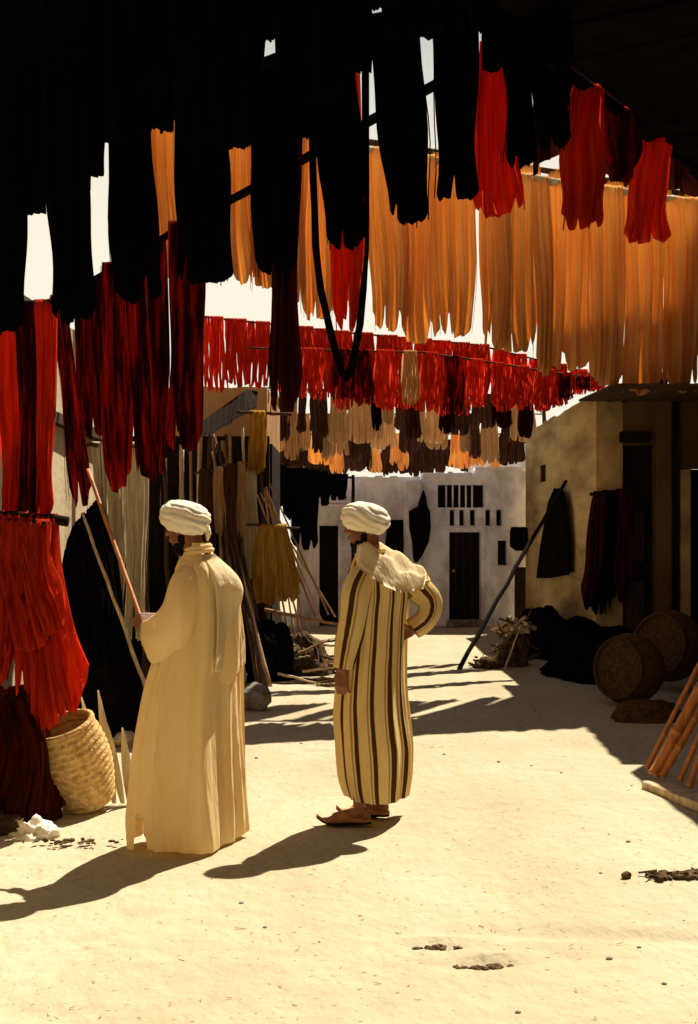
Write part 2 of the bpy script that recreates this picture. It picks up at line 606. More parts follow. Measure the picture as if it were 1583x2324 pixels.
def pole_thing(name, line, r, m, label, cat, seed, group=None, wob=.01):
    bm = bmesh.new()
    o0 = line[0]
    pts, rads = [], []
    for a, b in zip(line[:-1], line[1:]):
        p, q = wobble_pole(a - o0, b - o0, r, r * .92, seed + len(pts), n=12, wob=wob)
        pts += p if not pts else p[1:]
        rads += q if not rads else q[1:]
    tube(bm, pts, rads, sides=8)
    o = obj(name, bm, m, loc=o0, smooth=True)
    return tag(o, label, cat, group)


# ---------------------------------------------------------------- ground
FOOT = [(random.Random(i).uniform(-2.2, 2.6), 4.2 + 9 * random.Random(i + 500).random() ** 1.4, random.Random(i + 900).uniform(0, 3.14)) for i in range(90)]


def ground_h(x, y):
    h = .018 * noise.noise(Vector((x * .9, y * .7, 1.3))) + .010 * noise.noise(Vector((x * 2.7, y * 2.1, 4.7)))
    h += .005 * noise.noise(Vector((x * 9, y * 7, 9.1)))
    # worn cart rut running across the foreground
    c = 5.05 + .10 * math.sin(x * 2.1) - .06 * x
    h -= .022 * math.exp(-((y - c) / .07) ** 2) * max(0, min(1, (x - .0) * 1.3))
    for fx, fy, fa in FOOT:
        dx, dy = x - fx, y - fy
        if abs(dx) < .3 and abs(dy) < .3:
            a, b = dx * math.cos(fa) + dy * math.sin(fa), -dx * math.sin(fa) + dy * math.cos(fa)
            e = (a / .13) ** 2 + (b / .055) ** 2
            h += -.011 * math.exp(-e * e) + .005 * math.exp(-((e - 1.8) / .7) ** 2)
    # two scuffed hollows
    for hx, hy, a, w in ((.33, 4.94, .05, .10), (.50, 4.72, .045, .12)):
        h -= a * math.exp(-(((x - hx) / w) ** 2 + ((y - hy) / .035) ** 2))
        h += a * .35 * math.exp(-(((x - hx) / (w * 1.4)) ** 2 + ((y - hy - .07) / .05) ** 2))
    return h


def make_ground():
    bm = bmesh.new()
    xs = [-300, -60, -20, -9] + [-5 + .055 * i for i in range(0, 192)] + [7, 12, 30, 80, 300]
    ys = [-200, -40, -8, 0, 2.4] + [3.2 + .045 * i for i in range(0, 160)] + [10.5 + .12 * i for i in range(0, 110)] + [26, 35, 60, 120, 300]
    grid = []
    for y in ys:
        row = []
        for x in xs:
            inside = -5 < x < 5.4 and 3.2 <= y < 23
            f = 1.0 if inside else 0.0
            row.append(bm.verts.new((x, y, ground_h(x, y) * f - (.0 if inside else .012))))
        grid.append(row)
    for j in range(len(ys) - 1):
        for i in range(len(xs) - 1):
            bm.faces.new((grid[j][i], grid[j][i + 1], grid[j + 1][i + 1], grid[j + 1][i]))
    o = obj('ground', bm, M['ground'], smooth=True)
    return struct(o)


make_ground()


# ---------------------------------------------------------------- walls
def wall_bm(bm, org, u, nrm, length, height, thick, openings, topf=None, cuts_u=(), lumps=0.0):
    """solid wall with real openings; org is its lower left front corner, u runs along it, nrm points out of the front"""
    us = sorted({0.0, length, *[c for o in openings for c in (o[0], o[1])], *cuts_u})
    zs = sorted({0.0, height, *[c for o in openings for c in (o[2], o[3])]})
    us = [a for i, a in enumerate(us) if i == 0 or a - us[i - 1] > 1e-4]
    zs = [a for i, a in enumerate(zs) if i == 0 or a - zs[i - 1] > 1e-4]

    def solid(i, j):
        if i < 0 or j < 0 or i >= len(us) - 1 or j >= len(zs) - 1:
            return False
        cu, cz = (us[i] + us[i + 1]) / 2, (zs[j] + zs[j + 1]) / 2
        return not any(o[0] < cu < o[1] and o[2] < cz < o[3] for o in openings)
    cache = {}

    def V(i, j, s):
        key = (i, j, s)
        if key not in cache:
            z = zs[j]
            if topf and j == len(zs) - 1:
                z = topf(us[i])
            p = org + u * us[i] + Vector((0, 0, z)) - nrm * (thick * s)
            if lumps and 0 < i < len(us) - 1:
                p += nrm * (lumps * noise.noise(Vector((us[i] * 1.7, z * 1.9, 2))))
            cache[key] = bm.verts.new(p)
        return cache[key]
    for i in range(len(us) - 1):
        for j in range(len(zs) - 1):
            if not solid(i, j):
                continue
            bm.faces.new((V(i, j, 0), V(i + 1, j, 0), V(i + 1, j + 1, 0), V(i, j + 1, 0)))
            bm.faces.new((V(i, j, 1), V(i, j + 1, 1), V(i + 1, j + 1, 1), V(i + 1, j, 1)))
            for di, dj, e in ((-1, 0, ((i, j), (i, j + 1))), (1, 0, ((i + 1, j + 1), (i + 1, j))), (0, -1, ((i + 1, j), (i, j))), (0, 1, ((i, j + 1), (i + 1, j + 1)))):
                if not solid(i + di, j + dj):
                    (a, b), (c, d_) = e
                    bm.faces.new((V(a, b, 0), V(c, d_, 0), V(c, d_, 1), V(a, b, 1)))


X = Vector((1, 0, 0))
Y = Vector((0, 1, 0))
Z = Vector((0, 0, 1))


def slab(name, lo, hi, m, parent=None, bev=0.0):
    bm = bmesh.new()
    c = Vector(((lo[0] + hi[0]) / 2, (lo[1] + hi[1]) / 2, lo[2]))
    box(bm, Vector(lo) - c, Vector(hi) - c, bev=bev)
    o = obj(name, bm, m, parent)
    o.location = c - (parent.location if parent is not None else Vector())
    return o


def back_building():
    D = 22.0
    x0, x1 = -0.90, 3.02
    root = empty('whitewashed_building', (x0, D, 0), 'low greyish whitewashed house closing the street, slits and grille above its dark door', 'house')

    def ux(px):
        return (px - 791.5) * D / F - x0

    def uz(py):
        return CAMZ - (py - HOR) * D / F
    ops = []
    door = (ux(1019), ux(1090), 0.0, uz(1208))
    grille = (ux(993), ux(1099), uz(1152), uz(1100))
    wins = [(ux(a), ux(b), uz(1193), uz(1157)) for a, b in ((1020, 1031), (1042, 1053), (1066, 1078), (1101, 1113), (1126, 1138))]
    small = (ux(1129), ux(1150), uz(1283), uz(1227))
    side = (ux(1167), ux(1203), 0.0, uz(1287))
    left_door = (ux(724), ux(768), 0.0, uz(1193))
    ops = [door, grille, small, side, left_door] + wins

    def top(u):
        px = (u + x0) * F / D + 791.5
        base = 1088 if px < 955 else (1080 if px < 1075 else 1068)
        return uz(base + 2.5 * noise.noise(Vector((px * .05, 0, 0))))
    bm = bmesh.new()
    cuts = [ux(p) for p in range(700, 1200, 14)] + [ux(954.9), ux(955.5), ux(1074.9), ux(1075.5)]
    wall_bm(bm, Vector((0, 0, 0)), X, -Y, x1 - x0, uz(1080), .35, ops, topf=top, cuts_u=cuts, lumps=.03)
    obj('wall', bm, M['whitewash'], root)
    # flat roof and sides behind the front
    bm = bmesh.new()
    box(bm, (0.0, .36, 0), (x1 - x0, 4.0, uz(1108)))
    obj('roof', bm, M['whitewash'], root)
    # pilaster standing proud
    bm = bmesh.new()
    box(bm, (ux(914), -.16, 0), (ux(956), -.004, uz(1092)), bev=.02)
    obj('pilaster', bm, M['whitewash'], root)
    # parapet caps
    for a, b, y in ((783, 952, 1091), (958, 1072, 1082), (1078, 1196, 1069)):
        bm = bmesh.new()
        n = 10
        prev = None
        for i in range(n):
            ua, ub = ux(a + (b - a) * i / n), ux(a + (b - a) * (i + 1) / n)
            dz = .012 * noise.noise(Vector((a + i * .9, 1, 0)))
            box(bm, (ua, -.05, uz(y) + dz), (ub, .40, uz(y - 9) + dz * 2.5))
        obj('parapet_cap', bm, M['whitewash'], root)
    # door leaf of planks
    dl = empty('door', (0, .2, 0))
    dl.parent = root
    n = 4
    for i in range(n):
        a = door[0] + (door[1] - door[0]) * i / n
        b = door[0] + (door[1] - door[0]) * (i + 1) / n
        bm = bmesh.new()
        box(bm, (a + .006, 0, 0.02), (b - .006, .05, door[3]))
        obj('plank', bm, M['darkwood'], dl)
    bm = bmesh.new()
    ico(bm, (door[0] + .09, -.03, .95), .03, 1)
    obj('handle', bm, M['brass'], dl)
    # grille: dark recess, rails and balusters
    bm = bmesh.new()
    box(bm, (grille[0], .30, grille[2]), (grille[1], .34, grille[3]))
    g = obj('grille', bm, M['darkwood'], root)
    for p in (1013, 1028, 1043, 1058, 1072):
        bm = bmesh.new()
        tube(bm, [Vector((ux(p), .1, grille[2])), Vector((ux(p), .1, grille[3]))], .016, 6)
        obj('baluster', bm, M['whitewash'], g)
    for w in wins + [small, left_door, side]:
        bm = bmesh.new()
        box(bm, (w[0], .24, w[2] + .003), (w[1], .29, w[3]))
        obj('shutter' if w not in (left_door, side) else 'door', bm, M['darkwood'], root)
    for w in wins + [small]:
        bm = bmesh.new()
        box(bm, (w[0] - .012, -.022, w[2] - .03), (w[1] + .012, -.003, w[2] - .003), bev=.006)
        obj('sill', bm, M['whitewash'], root)
        bm = bmesh.new()
        box(bm, (w[0] - .012, -.015, w[3] + .003), (w[1] + .012, -.003, w[3] + .025), bev=.005)
        obj('window_head', bm, M['whitewash'], root)
    for a, b, c, e in ((door[0] - .09, door[0] - .003, 0, door[3] + .10), (door[1] + .003, door[1] + .09, 0, door[3] + .10), (door[0] - .001, door[1] + .001, door[3] + .004, door[3] + .10)):
        bm = bmesh.new()
        box(bm, (a, -.05, c), (b, -.003, e), bev=.01)
        obj('door_frame', bm, M['whitewash'], root)
    bm = bmesh.new()
    box(bm, (door[0] - .05, -.28, 0), (door[1] + .05, -.055, .12), bev=.02)
    obj('doorstep', bm, M['stone'], root)
    # door frame of the left door
    for p in (721, 771):
        bm = bmesh.new()
        box(bm, (ux(p - 4), -.06, 0), (ux(p + 3), -.003, uz(1186)))
        obj('door_post', bm, M['whitewash'], root)
    # lit ledges of the low lean-to roof on the left
    for a, b, y in ((668, 785, 1150), (690, 792, 1141)):
        bm = bmesh.new()
        box(bm, (ux(a), -.55, uz(y + 2)), (ux(b), -.1, uz(y - 3)))
        obj('ledge', bm, M['whitewash'], root)
    return root


back_building()

# taller grey house further back
r = empty('grey_house', (2.6, 27, 0), 'grey plastered upper house behind the right end of the whitewashed one', 'house')
bm = bmesh.new()
wall_bm(bm, Vector((0, 0, 0)), X, -Y, 1.6, 3.42, 2.0, [])
obj('wall', bm, M['whitewash'], r)
bm = bmesh.new()
box(bm, (-.03, -.06, 3.424), (1.63, 2.04, 3.50))
obj('parapet_cap', bm, M['whitewash'], r)


def right_house():
    """house at the right: long ochre side towards the street, front with dark doorways towards us"""
    D, x0, H = 15.5, 3.0, 3.30
    root = empty('ochre_house', (x0, D, 0), 'ochre mud-plastered house on the right with a black doorway in its front', 'house')

    def ux(px):
        return (px - 791.5) * D / F - x0

    def uz(py):
        return CAMZ - (py - HOR) * D / F
    d1 = (ux(1378), ux(1484), 0, uz(1008))
    d2 = (ux(1568), ux(1640), 0, uz(1062))
    bm = bmesh.new()

    def top(u):
        return H + .05 * noise.noise(Vector((u * 3, 0, 0)))
    wall_bm(bm, Vector((.32, 0, 0)), X, -Y, 2.7, H, .32, [(a - .32, b - .32, c, e) if a > .32 else (0, b - .32, c, e) for a, b, c, e in (d1, d2)], topf=top,
            cuts_u=[.15 * i for i in range(18)])
    obj('front_wall', bm, M['ochre_shaded'], root)
    # side wall (faces -X); runs from the back to the corner
    def su(px):      # distance from the far end for a column on the plane x = x0
        return 21.7 - x0 * F / (px - 791.5)
    ops = []
    for a, b, t, e in ((1224, 1238, 1055, 1094),):
        dd = x0 * F / ((a + b) / 2 - 791.5)
        ops.append((su(a), su(b), CAMZ - (e - HOR) * dd / F, CAMZ - (t - HOR) * dd / F))
    bm = bmesh.new()
    wall_bm(bm, Vector((0, 21.7 - D, 0)), -Y, -X, 21.7 - D + .0, H, .32, ops,
            topf=lambda u: H + .06 * noise.noise(Vector((u * 1.6, 3, 0))), cuts_u=[.3 * i for i in range(1, 21)])
    obj('side_wall', bm, M['ochre'], root)
    for o in ops:
        bm = bmesh.new()
        box(bm, (.025, 21.7 - D - o[1], o[2]), (.06, 21.7 - D - o[0], o[3]))
        obj('shutter', bm, M['darkwood'], root)
    # flat roof
    bm = bmesh.new()
    box(bm, (.325, .325, 2.98), (3.0, 6.1, 3.10))
    obj('roof', bm, M['ochre_shaded'], root)
    # first doorway: dark frame, planked leaf with two panels
    fr = empty('door', (0, .12, 0))
    fr.parent = root
    n = 5
    for i in range(n):
        a = d1[0] + (d1[1] - d1[0]) * i / n
        b = d1[0] + (d1[1] - d1[0]) * (i + 1) / n
        bm = bmesh.new()
        box(bm, (max(a, .325) + .004, 0, .02), (b - .004, .06, d1[3] - .01))
        obj('plank', bm, M['darkwood'], fr)
    for za, zb in ((1.25, 1.85), (.35, 1.0)):
        bm = bmesh.new()
        box(bm, (d1[0] + .13, -.03, za), (d1[1] - .1, -.004, zb), bev=.01)
        obj('panel', bm, M['brownwood'], fr)
    bm = bmesh.new()
    box(bm, (ux(1404), -.10, uz(1005)), (ux(1472), -.004, uz(980)), bev=.012)
    obj('lintel', bm, M['darkwood'], root)
    bm = bmesh.new()
    box(bm, (d2[0], .18, .02), (d2[1], .24, d2[3] - .01))
    obj('door', bm, M['darkwood'], root)
    # pillar with a dark post in its groove
    bm = bmesh.new()
    box(bm, (ux(1487), -.09, 0), (ux(1522), -.004, uz(893)), bev=.02)
    obj('pillar', bm, M['ochre_shaded'], root)
    bm = bmesh.new()
    box(bm, (ux(1524), -.05, 0), (ux(1539), -.004, uz(888)), bev=.01)
    obj('post', bm, M['darkwood'], root)
    bm = bmesh.new()
    box(bm, (ux(1542), -.03, 0.55), (ux(1566), -.004, uz(1066)), bev=.008)
    obj('door_jamb', bm, M['ochre'], root)
    # reed awning added in front to throw shade on the street
    aw = empty('awning', (0, 0, 0))
    aw.parent = root
    for i in range(11):
        a = -.22 + i * .132
        bm = bmesh.new()
        q = [Vector((a, -.03, 3.19)), Vector((a + .126, -.03, 3.19)), Vector((a + .126, -2.1 + R.uniform(-.06, .06), 3.14)), Vector((a, -2.1 + R.uniform(-.06, .06), 3.14))]
        lo = [bm.verts.new(p) for p in q]
        hi = [bm.verts.new(p + Vector((0, 0, .025))) for p in q]
        bm.faces.new(hi)
        bm.faces.new(lo[::-1])
        for k in range(4):
            bm.faces.new((lo[k], lo[(k + 1) % 4], hi[(k + 1) % 4], hi[k]))
        obj('shade_mat', bm, M['brownwood'], aw)
    for x in (1.14,):
        bm = bmesh.new()
        tube(bm, [Vector((x, -2.0, 0)), Vector((x, -2.0, 3.13))], .04, 8)
        obj('shade_post', bm, M['darkwood'], aw)
    # beam ends sticking out under the roof edge
    for a, b, t, e, ang in ((1464, 1502, 850, 892, .1), (1372, 1388, 878, 912, -.4), (1404, 1420, 886, 912, .5)):
        bm = bmesh.new()
        cx, cz = (ux(a) + ux(b)) / 2, (uz(t) + uz(e)) / 2
        mt = Matrix.Translation((cx, -.06, cz)) @ Matrix.Rotation(ang, 4, 'Y')
        hx, hz = (ux(b) - ux(a)) / 2, (uz(t) - uz(e)) / 2
        box(bm, (-hx, -.22, -hz), (hx, .05, hz), mtx=mt)
        obj('beam_end', bm, M['darkwood'], root)
    return root


right_house()

# house just outside the right edge, whose shade falls over the street
r = empty('near_house', (3.25, 5, 0), 'tall brown house beside the viewer whose shade falls on the right of the street', 'house')
bm = bmesh.new()
wall_bm(bm, Vector((0, 6.0, 0)), -Y, -X, 14, 3.7, .35, [(4.2, 5.2, 0, 2.1)], topf=lambda u: 3.7 + .12 * noise.noise(Vector((u * .9, 5, 0))), cuts_u=[.5 * i for i in range(1, 28)])
obj('wall', bm, M['ochre_shaded'], r)
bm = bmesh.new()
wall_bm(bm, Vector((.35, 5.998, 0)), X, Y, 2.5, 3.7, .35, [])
obj('end_wall', bm, M['ochre_shaded'], r)
bm = bmesh.new()
box(bm, (.2, .8, .02), (.26, 1.8, 2.095))
obj('door', bm, M['darkwood'], r)

r = empty('fill_house', (0, -3.2, 0), 'cream house added behind the viewer to bounce sunlight', 'house')  # unseen house added to bounce sun onto the robes and cover sky
bm = bmesh.new()
wall_bm(bm, Vector((7, 0, 0)), -X, Y, 14, 6.6, .5, [(6.2, 7.2, 0, 2.2), (2.5, 3.3, 3.4, 4.6), (9.5, 10.3, 3.4, 4.6)])
obj('wall', bm, M['plaster'], r)
for o in ((6.2, 7.2, 0, 2.2), (2.5, 3.3, 3.4, 4.6), (9.5, 10.3, 3.4, 4.6)):
    bm = bmesh.new()
    box(bm, (7 - o[1], -.3, o[2]), (7 - o[0], -.25, o[3]))
    obj('door' if o[2] == 0 else 'shutter', bm, M['brownwood'], r)
r = empty('sky_blocker_left', (-5.0, 2, 0), 'unseen tall tan house added behind the cream wall to cover sky', 'house')  # unseen, added to shut out sky light from the left
bm = bmesh.new()
box(bm, (0, -5, 0), (1.8, 5.5, 7.5))
obj('wall', bm, M['tanwall'], r)
r = empty('sky_blocker_right', (4.5, 4, 0), 'unseen tall brown block added to cover sky behind the near brown house', 'house')  # unseen, added to shut out sky light from the right
bm = bmesh.new()
box(bm, (0, -7, 0), (2.5, 6.5, 6.6))
obj('wall', bm, M['ochre_shaded'], r)
# unseen houses added outside the right edge, skyline sloped to shape the street's shade
for i, (ya, yb, w) in enumerate(((11.02, 12.9, 'lowest'), (12.92, 15.1, 'middling'), (15.9, 17.5, 'tall'), (17.52, 20.5, 'tallest'))):
    r = empty('shade_house', (.273 * yb + .10, ya, 0), f'{w} unseen brown house added off to the right for its shade', 'house', 'houses added for shade on the right')
    bm = bmesh.new()
    n = 9
    prev = None
    for k in range(n + 1):
        y = ya + (yb - ya) * k / n
        x = .273 * y + .10 - r.location.x
        h = 3.3 + .68 * (y - 11) + .16 * noise.noise(Vector((y * 1.9, 3, 0)))
        cur = [bm.verts.new(p) for p in (Vector((x, y - ya, 0)), Vector((x, y - ya, h)), Vector((3, y - ya, h)), Vector((3, y - ya, 0)))]
        if prev:
            for q in range(4):
                bm.faces.new((prev[q], prev[(q + 1) % 4], cur[(q + 1) % 4], cur[q]))
        else:
            bm.faces.new(cur[::-1])
        prev = cur
    bm.faces.new(prev)
    obj('wall', bm, M['ochre_shaded'], r)

# left row: plastered wall, then dark stall, then tan house
r = empty('cream_wall', (-2.75, 8, 0), 'tall cream plastered wall behind the dark red skeins on the left', 'wall')
bm = bmesh.new()
wall_bm(bm, Vector((0, -6, 0)), Y, X, 13.0, 3.65, .4, [], topf=lambda u: 3.6 + .12 * noise.noise(Vector((u * .8, 0, 0))), cuts_u=[.4 * i for i in range(1, 32)], lumps=.05)
obj('plaster', bm, M['plaster'], r)
bm = bmesh.new()
box(bm, (-.1, -6, 2.6), (.09, 7.0, 2.7))
obj('timber_band', bm, M['brownwood'], r)

r = empty('dark_stall', (-2.7, 15.2, 0), 'open-fronted timber stall with its shaded inside painted black under a brown awning on the left', 'stall')
bm = bmesh.new()
wall_bm(bm, Vector((0, 0, 0)), X, -Y, 1.75, 2.75, .12, [(.45, .95, 0, 2.2)])
obj('front', bm, M['darkwood'], r)  # near-black boards stand in for the shade inside the stall
bm = bmesh.new()
box(bm, (0, .6, 0), (1.75, 2.4, 2.7))
obj('back', bm, M['darkwood'], r)
for p, (y0, d) in ((412, (1010, 14.9)), (452, (900, 14.6)), (505, (1000, 14.8))):
    a = W(p, y0, d) - r.location
    b = Vector((a.x, a.y, 0))
    bm = bmesh.new()
    pts, rd = wobble_pole(b, a, .035, .028, p, wob=.008)
    tube(bm, pts, rd, 8)
    obj('post', bm, M['palestick'], r, smooth=True)
# brown awning of planks
aw = empty('awning', (0, 0, 0))
aw.parent = r
NB = 9
for i in range(NB):
    t0, t1 = i / NB, (i + 1) / NB
    e0, e1 = t0, t0 + (t1 - t0) * .93
    lowp = [W(458 + 124 * t, 993 - 68 * t, 14.1 + .5 * t) - r.location for t in (e0, e1)]
    topp = [W(461 + 124 * t, 959 - 72 * min(1, t * 1.25) + 22 * max(0, t - .7), 14.45 + .5 * t) - r.location for t in (e0, e1)]
    bm = bmesh.new()
    q = [lowp[0], lowp[1], topp[1], topp[0]]
    dz = R.uniform(-.02, .02)
    q[0].z += dz
    q[1].z += dz
    lo = [bm.verts.new(p) for p in q]
    hi = [bm.verts.new(p + Vector((0, .03, .03))) for p in q]
    bm.faces.new(hi)
    bm.faces.new(lo[::-1])
    for k in range(4):
        bm.faces.new((lo[k], lo[(k + 1) % 4], hi[(k + 1) % 4], hi[k]))
    obj('plank', bm, M['darkwood'], aw)

r = empty('tan_house', (-2.9, 18.4, 0), 'tan house wall behind the left end of the red skein line', 'house')
bm = bmesh.new()
wall_bm(bm, Vector((0, 0, 0)), X, -Y, 1.72, 3.7, 3.4, [], topf=lambda u: 3.7 + .05 * noise.noise(Vector((u * 4, 0, 0))), cuts_u=[.2 * i for i in range(1, 8)])
obj('wall', bm, M['tanwall'], r)

# near-black plank eave of the near house, over the upper right corner
ev = empty('eave', (1.2, 3.6, 3.05), 'near-black plank eave jutting in at the upper right corner', 'eave')
A, B = Vector((.69, 4.0, 0)), Vector((1.55, 5.42, 0))
A2, B2 = A - (B - A) * .9, B + (B - A) * .12
nb = 14
dirn = (B2 - A2) / nb
for i in range(nb):
    a = A2 + dirn * i
    b = A2 + dirn * (i + .97)
    nrm = Vector((dirn.y, -dirn.x, 0)).normalized()
    bm = bmesh.new()
    q = [a, b, b + nrm * 1.6, a + nrm * 1.6]
    dz = R.uniform(-.012, .012)
    off = Vector((0, 0, 3.05 + dz)) - ev.location
    e = nrm * R.uniform(-.03, .03)
    q = [q[0] + e, q[1] + e, q[2], q[3]]
    lo = [bm.verts.new(p + off) for p in q]
    hi = [bm.verts.new(p + off + Vector((0, 0, .05))) for p in q]
    bm.faces.new(hi)
    bm.faces.new(lo[::-1])
    for k in range(4):
        bm.faces.new((lo[k], lo[(k + 1) % 4], hi[(k + 1) % 4], hi[k]))
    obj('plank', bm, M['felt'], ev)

mr_ = empty('sky_screen', (0, .5, 4.1), 'unseen reed mats added above the viewer to cut sky light', 'roof')  # out of view, added to keep sky light off the shadows
for i in range(16):
    bm = bmesh.new()
    box(bm, (-3.1 + i * .39, R.uniform(-.1, .1), R.uniform(-.02, .02)), (-3.1 + i * .39 + .37, 3.6 + R.uniform(-.1, .1), .03))
    obj('shade_mat', bm, M['felt'], mr_)

# ---------------------------------------------------------------- overhead poles and skeins
TOP = [Vector((-2.75, 6.67, 3.9)), Vector((3.25, 1.1, 3.9))]
P0 = [Vector((-2.75, 7.5, 3.5)), Vector((3.25, 1.83, 3.5))]
P1 = [Vector((-3.05, 11.3, 3.4)), Vector((3.25, -.1, 3.4))]
# P1 runs through (20,745) and (1110,125) of the picture
pole_thing('drying_pole', TOP, .035, M['felt'], 'black pole nearest overhead carrying the uppermost black skeins', 'pole', 1, 'overhead drying poles')
pole_thing('drying_pole', P0, .030, M['felt'], 'black pole overhead carrying the row of black skeins with ragged ends', 'pole', 2, 'overhead drying poles')
pole_thing('drying_pole', P1, .022, M['felt'], 'black pole behind the black skeins carrying the dark red ones', 'pole', 3, 'overhead drying poles')

G = 'black skeins overhead'
tops = [(-40, 62, 480), (56, 102, 488), (92, 198, 440), (188, 232, 402), (222, 342, 320), (333, 362, 292), (350, 372, 268), (366, 398, 300), (392, 508, 330),
        (500, 552, 338), (546, 590, 240), (582, 638, 92), (632, 670, 280), (660, 702, 316), (694, 800, 230), (790, 838, 166), (832, 882, 20), (874, 980, 90),
        (972, 1078, 70), (1068, 1114, 76), (1106, 1215, 160), (1205, 1300, 150)]
for i, (a, b, y) in enumerate(tops):
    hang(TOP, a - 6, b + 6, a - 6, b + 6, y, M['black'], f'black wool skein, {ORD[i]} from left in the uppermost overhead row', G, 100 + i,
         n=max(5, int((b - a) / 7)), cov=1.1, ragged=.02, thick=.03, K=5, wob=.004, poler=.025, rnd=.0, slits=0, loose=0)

blk = [(-34, 62, -34, 66, 764), (90, 195, 112, 220, 740), (247, 342, 252, 366, 694), (396, 505, 388, 530, 656), (549, 667, 574, 690, 632), (703, 797, 728, 828, 574),
       (838, 950, 874, 968, 522), (972, 1085, 990, 1092, 468), (1112, 1200, 1150, 1218, 388), (1205, 1296, 1222, 1296, 352)]
for i, (a, b, c, d, y) in enumerate(blk):
    hang(P0, a, b, c, d, y, M['black'], f'black wool skein, {ORD[i]} from left in the ragged front row overhead', G, 200 + i, n=17, cov=1.0, ragged=.06,
         thick=.03, K=7, wob=.008, poler=.022, rnd=.04, slits=1, loose=3)

G = 'red skeins hanging over the left side'
red1 = [(118, 142, 168, 214, 1165, 'deepred', 7), (172, 232, 190, 226, 1010, 'deepred', 8), (234, 282, 232, 292, 1130, 'deepred', 11),
        (290, 318, 318, 344, 1106, 'deepred', 6), (324, 372, 346, 382, 1086, 'deepred', 8), (384, 458, 380, 458, 1050, 'deepred', 14)]
for i, (a, b, c, d, y, mm, n) in enumerate(red1):
    hang(P1, a - 5, b + 6, c - 6, d + 6, y, M[mm], f'dark red wool skein, {ORD[i]} from left hanging below the black ones on the left', G, 300 + i, n=n + 4, cov=.95, ragged=.08, thick=.06, wob=.014, rnd=.06)
P0B = [Vector((-2.75, 7.68, 3.5)), Vector((3.25, 2.01, 3.5))]
pole_thing('drying_pole', P0B, .018, M['felt'], 'thin black pole close behind the black row, carrying the long maroon skein', 'pole', 8, 'overhead drying poles')
hang(P0B, 606, 690, 618, 690, 952, M['maroon'], 'long blackish maroon skein ending left of the striped robe man, above his turban', 'dark skeins hanging in the middle', 320, n=18, cov=.8, ragged=.06, thick=.06, rnd=.08)
hang(P0B, 742, 815, 742, 812, 765, M['red'], 'bright red skein inside the black V-shaped loop', 'dark skeins hanging in the middle', 321, n=16, cov=.95, ragged=.04, thick=.04)
# V-shaped black loop
p, u = on_line(P0B, 770)
d = p.y + .06
q = on_line(P0B, 826)[0]
bm = bmesh.new()
strand = [(706, 250), (710, 400), (716, 560), (728, 660), (746, 740), (764, 805), (776, 846), (784, 858), (792, 846), (806, 795), (816, 735), (824, 660), (828, 560), (830, 400), (828, 250)]
for k in range(5):
    pts = []
    for i, (a, b) in enumerate(strand):
        w = W(a + 3 * math.sin(k * 2.1 + i), b + 4 * math.cos(k * 1.7) * (1 if 4 < i < 10 else .3), d)
        w.y += .02 * math.sin(k * 1.3)
        if i in (0, len(strand) - 1):
            w.z = 3.5 + .02
        pts.append(w - p)
    tube(bm, pts, .0115, 6)
o = obj('wool_skein', bm, M['black'], loc=p, smooth=True)
tag(o, 'thin black skein hanging in a V-shaped loop around a red skein', 'wool skein', 'dark skeins hanging in the middle')

# near left bright red skeins running down to the red pile
P3 = [Vector((-2.75, 7.75, 2.9)), Vector((-1.45, 7.2, 2.9))]
pole_thing('drying_pole', P3, .025, M['darkwood'], 'short dark pole at the left edge carrying the long bright red skeins', 'pole', 4, 'overhead drying poles')
G = 'long bright red skeins at the left edge'
for i, (a, b, c, d, y, w) in enumerate(((-60, -8, -55, 0, 1200, 'outside'), (-8, 46, -4, 48, 1230, 'leftmost in view of the'), (34, 92, 38, 94, 1240, 'middle one of the'), (76, 130, 80, 132, 1195, 'rightmost of the'))):
    hang(P3, a, b, c, d, y, M['red' if i != 2 else 'deepred'], f'long red skein, {w} red skeins dropping to the red pile', G, 340 + i, n=14, cov=.95, ragged=.03, thick=.07, wob=.014)

# red pile hanging over a low rail
P4 = [Vector((-2.7, 7.25, 1.72)), Vector((-1.55, 7.05, 1.66))]
pole_thing('rail', P4, .03, M['darkwood'], 'low dark rail under the red pile of wool at the left edge', 'rail', 5)
G = 'red wool heaped on the low rail'
for i, (a, b, c, d, y, w, n) in enumerate(((-70, 20, -80, 40, 1600, 'outermost', 9), (0, 70, 10, 96, 1610, 'broad left', 12), (52, 112, 80, 168, 1705, 'middle ragged', 13), (88, 132, 132, 200, 1650, 'rightmost sunlit', 12))):
    hang(P4, a, b, c, d, y, M['red'], f'{w} bundle of red wool heaped over the low rail at left', G, 350 + i, ragged=.16, thick=.14, wob=.03, K=18, rnd=.14, slits=2, loose=4, amp_k=1.5)

P4B = [Vector((-2.7, 7.10, 1.69)), Vector((-1.62, 6.92, 1.63))]
pole_thing('rail', P4B, .025, M['darkwood'], 'second low dark rail just in front of the first, at the left edge', 'rail', 48)
for i, (a, b, c, d, y, w) in enumerate(((-50, 20, -40, 44, 1560, 'left-hand'), (2, 66, 16, 92, 1500, 'middle'), (56, 116, 62, 142, 1450, 'right-hand'), (30, 84, 56, 116, 1400, 'short topmost'))):
    hang(P4B, a, b, c, d, y, M['red'], f'{w} red bundle on the front low rail at the left edge', 'red wool on the front low rail', 370 + i, ragged=.12, thick=.16, wob=.03, K=16, rnd=.16, slits=1, loose=4, amp_k=1.6)

